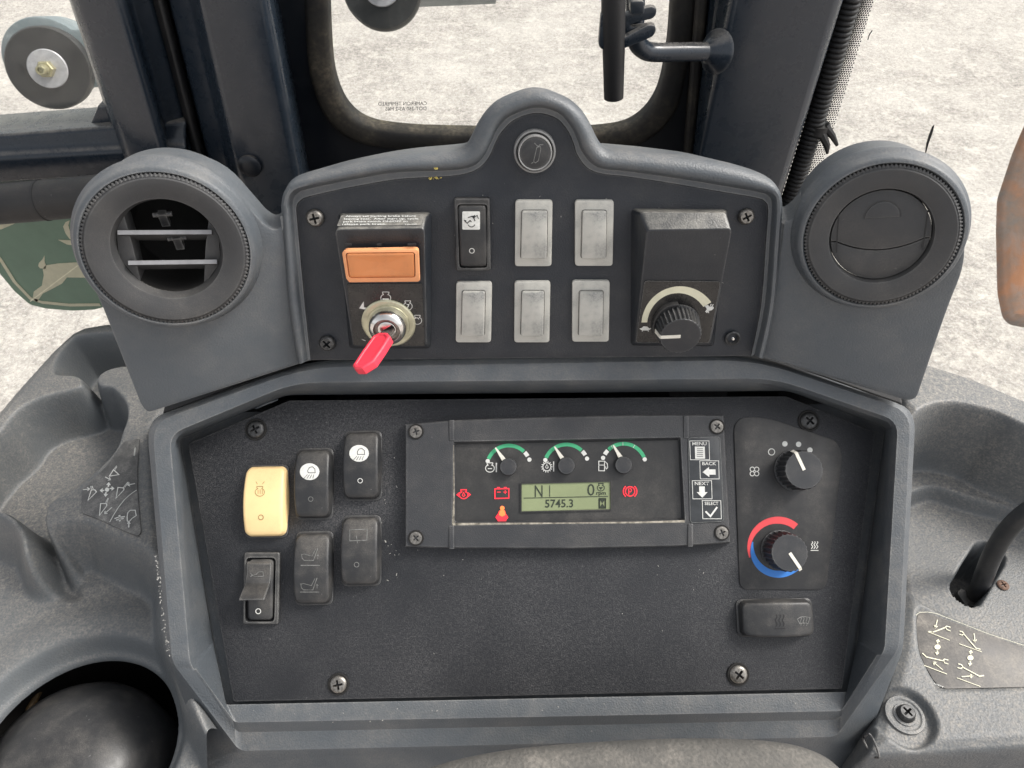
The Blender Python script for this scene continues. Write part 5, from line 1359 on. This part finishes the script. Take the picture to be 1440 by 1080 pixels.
ic.fill(E5([(325, 690), (420, 676), (560, 668), (700, 690), (760, 720), (760, 790), (640, 780), (480, 778), (445, 822), (370, 862), (305, 895), (262, 958), (232, 930), (240, 880), (298, 838), (312, 762), (305, 718)]))
ic.fill(E5([(318, 618), (300, 650), (278, 672), (272, 695), (285, 712), (325, 716), (328, 690), (318, 660)]))
ic.fill(E5([(500, 365), (470, 378), (452, 410), (470, 460), (500, 500), (540, 520), (540, 480), (500, 440), (490, 400)])).fill(E5([(415, 505), (500, 508), (560, 530), (560, 550), (480, 540)])).fill(E5([(-40, 370), (110, 385), (0, 432), (-40, 420)]))
flatz(ic).build('deer_emblem', 'decalcream', em)
ic = Icon(lambda x, y: fe.p(x, y, 0), es); ic.line(E5([(215, 950), (400, 810), (560, 690)]), 1.6); ic.m.v = [(x, y, -.0011) for x, y, z in ic.m.v]; ic.build('pale_streak', 'cream', em)
# grab rail (black tube under the window rail)
ht = [FRO.hit(x, y, .075) for x, y in ((-230, 306), (-60, 292), (62, 281.5), (150, 273.5), (300, 262))]
fh = ht[2]
hb = MB().tube([p - fh for p in ht], .0172, 28).build('grab_rail', 'rubber', ang=60); hb.location = fh
tag(hb, 'thick matt black grab rail across the left window', 'grab rail')
for a_x, rr, nm in ((62, .0176, 'sleeve_ring'),):
    p1, p2 = FRO.hit(60.5, 281.7, .075) - fh, FRO.hit(64, 281.4, .075) - fh
    MB().tube([p1, p2], rr, 28).build(nm, 'dark', hb)
# corrugated hose beside the right pillar
hp = [FRO.hit(x, y, .016) for x, y in ((1236, -120), (1196, 0), (1174, 75), (1153, 148), (1133, 212), (1117, 262), (1101, 310), (1088, 350), (1074, 400))]
cv = catmull(hp, 40); path = []; rad = []; acc = 0; o0_ = hp[2]
pts_ = [cv[0]]
tot = sum((cv[i] - cv[i - 1]).length for i in range(1, len(cv))); per = .0042
for i in range(1, len(cv)): pass
def at_len(s_):
    a = 0
    for i in range(1, len(cv)):
        d = (cv[i] - cv[i - 1]).length
        if a + d >= s_: return cv[i - 1].lerp(cv[i], (s_ - a) / d)
        a += d
    return cv[-1]
k = 0; s_ = 0
while s_ < tot:
    for f_, r_ in ((0, .0064), (.22, .0082), (.5, .0086), (.78, .0082)):
        path.append(at_len(min(tot, s_ + f_ * per)) - o0_); rad.append(r_)
    s_ += per
hs = MB().tube(path, rad, 18).build('corrugated_hose', 'rubber', ang=80); hs.location = o0_
tag(hs, 'black corrugated hose running down beside the right pillar', 'hose')
ty = FRO.hit(1149, 182, .022)
tb = MB(); d_ = (FRO.hit(1139, 212, .016) - FRO.hit(1157, 148, .016)).normalized()
tb.tube([-d_ * .004, d_ * .004], .0100, 20)
tb.tube([Vector((.004, -.004, .004)), Vector((.012, -.006, -.004)), Vector((.020, -.004, -.014))], [.004, .003, .0015], 8)
tb.tube([Vector((.002, -.006, -.002)), Vector((.009, -.009, -.012)), Vector((.012, -.008, -.020))], [.004, .003, .0012], 8)
o = tb.build('hose_tie', 'rubber'); o.location = FRO.hit(1150, 180, .016); tag(o, 'black tape tie with loose ends around the corrugated hose', 'tie')
# bracket with black rod in front of the window
Hh = .10
fb_ = Frame(FRO, 862, 60, Hh)
br_ = thing('wiper_bracket', 'black forked bracket holding an upright rod before the front window', 'bracket', fb_.mat)
def BP(x, y, h=0): 
    q = FRO.hit(x, y, Hh + h); return fb_.mat.inverted() @ q
MB().tube([BP(862.5, -220, .0), BP(862.5, 30), BP(863, 60), BP(863, 137.5)], [.0082, .0082, .0080, .0072], 24).build('rod', 'rubber', br_, ang=60)
def slab(pts, h0, h1, nm):
    P = fillet([BP(x, y, (h0 + h1) / 2) for x, y in pts], .0022, 4); base = Hh
    return MB().prism(P, Hh + h0, Hh + h1, .001, True).build(nm, 'paint', br_)
E3 = lambda pts: crop(820, 0, 3.6, pts)
slab(E3([(78, 195), (90, 60), (200, 50), (205, 185), (330, 118), (362, 122), (368, 150), (350, 180), (210, 238), (95, 246), (76, 225)]), -.003, .003, 'fork')
slab(E3([(190, 190), (200, 70), (345, 25), (372, 40), (366, 75), (345, 92), (262, 108), (236, 122), (245, 132), (330, 120), (362, 124), (366, 150), (330, 170)]), -.010, -.005, 'fork')
slab(E3([(234, -10), (305, -10), (305, 60), (234, 60)]), -.016, -.004, 'stem')
arm = [(884, -120, -.02), (893, 0, -.02), (892.5, 40, -.02), (895, 58, -.021), (903, 68, -.024), (918, 73.5, -.028), (960, 73, -.036), (1003, 72.5, -.045)]
MB().tube(catmull([BP(x, y, h) for x, y, h in arm], 5), .0068, 18).build('support_arm', 'paint', br_, ang=60)
MB().tube([BP(992, 72.5, -.043), BP(999, 72.5, -.044), BP(1008, 72.5, -.048)], [.0070, .0105, .0165], 22).build('flange', 'paint', br_, ang=60)
# ------------------------------------------------------------------ outside: two rubber isolators on housings, rusty arm
def isolator(px, py, rpx, dist, nrm, lab_, washer=True, ofs=(-16, -14)):
    o_ = CAM + ray(px, py) * dist
    pl = Plane(o_, RT, nrm); f_ = Frame(pl, px, py); s_ = f_.scale(px, py)
    t = thing('rubber_mount', lab_, 'mount', f_.mat, 'rubber mounts outside the windows')
    R = rpx * s_
    MB().lathe([(R * .97, -.012), (R, -.008), (R, .010), (R * .96, .014), (R * .42, .014)], 64, True, True).build('rubber_disc', 'rubber', t)
    MB().lathe([(R * .47, .0142), (R * .47, .0165), (R * .45, .0175)], 40).build('washer', 'washer', t)
    nt_ = MB().lathe([(R * .21, .0175), (R * .21, .030), (R * .18, .032)], 6).build('nut', 'nut', t, smooth=False)
    MB().lathe([(R * .12, .032), (R * .12, .048), (R * .10, .050), (R * .07, .050), (R * .06, .046)], 20).build('bolt', 'nut', t)
    dd = f_.p(px + ofs[0], py + ofs[1])
    hb_ = MB(); hs_ = [Vector((dd.x + R * 1.06 * math.cos(a), dd.y + R * 1.02 * math.sin(a), 0)) for a in [i * math.pi / 24 for i in range(6, 43)]]
    pol = hs_ + [Vector((dd.x + R * 3, hs_[-1].y + R * .1, 0)), Vector((dd.x + R * 3, hs_[0].y, 0))]
    hb_.prism(pol, -.10, -.0125, .004, True).build('mount_housing', 'housing', t, ang=30)
    return t
nL = camdir(.30, .50, -1)
isolator(71.5, 95.5, 60, 1.0, nL, 'black rubber mount with gold nut outside the left window', ofs=(-9, -11))
isolator(538, -16, 55, 1.0, camdir(.05, .35, -1), 'black rubber mount cut off by the top edge, behind the front window', ofs=(-4, -34))
rpl = Plane(CAM + ray(1430, 330) * 1.7, RT, camdir(-.35, .3, -1)); fr = Frame(rpl, 1430, 330)
ra_ = fillet(fr.ps([(1475, 120), (1440, 178), (1424, 216), (1402.5, 281), (1401, 326), (1403, 412), (1410, 447), (1419, 457), (1445, 462), (1600, 470), (1600, 120)]), .012, 3)
ra2 = MB().loft([[Vector((p.x + .03, p.y, -.06)) for p in ra_], setz(ra_, -.004), setz(inset(ra_, .006), 0), setz(inset(ra_, .016), 0), setz(inset(ra_, .024), -.006)], True, True).build('rusty_arm', 'rust', mw=fr.mat, ang=40)
tag(ra2, 'rust-streaked orange steel arm outside at the right edge', 'machine arm')
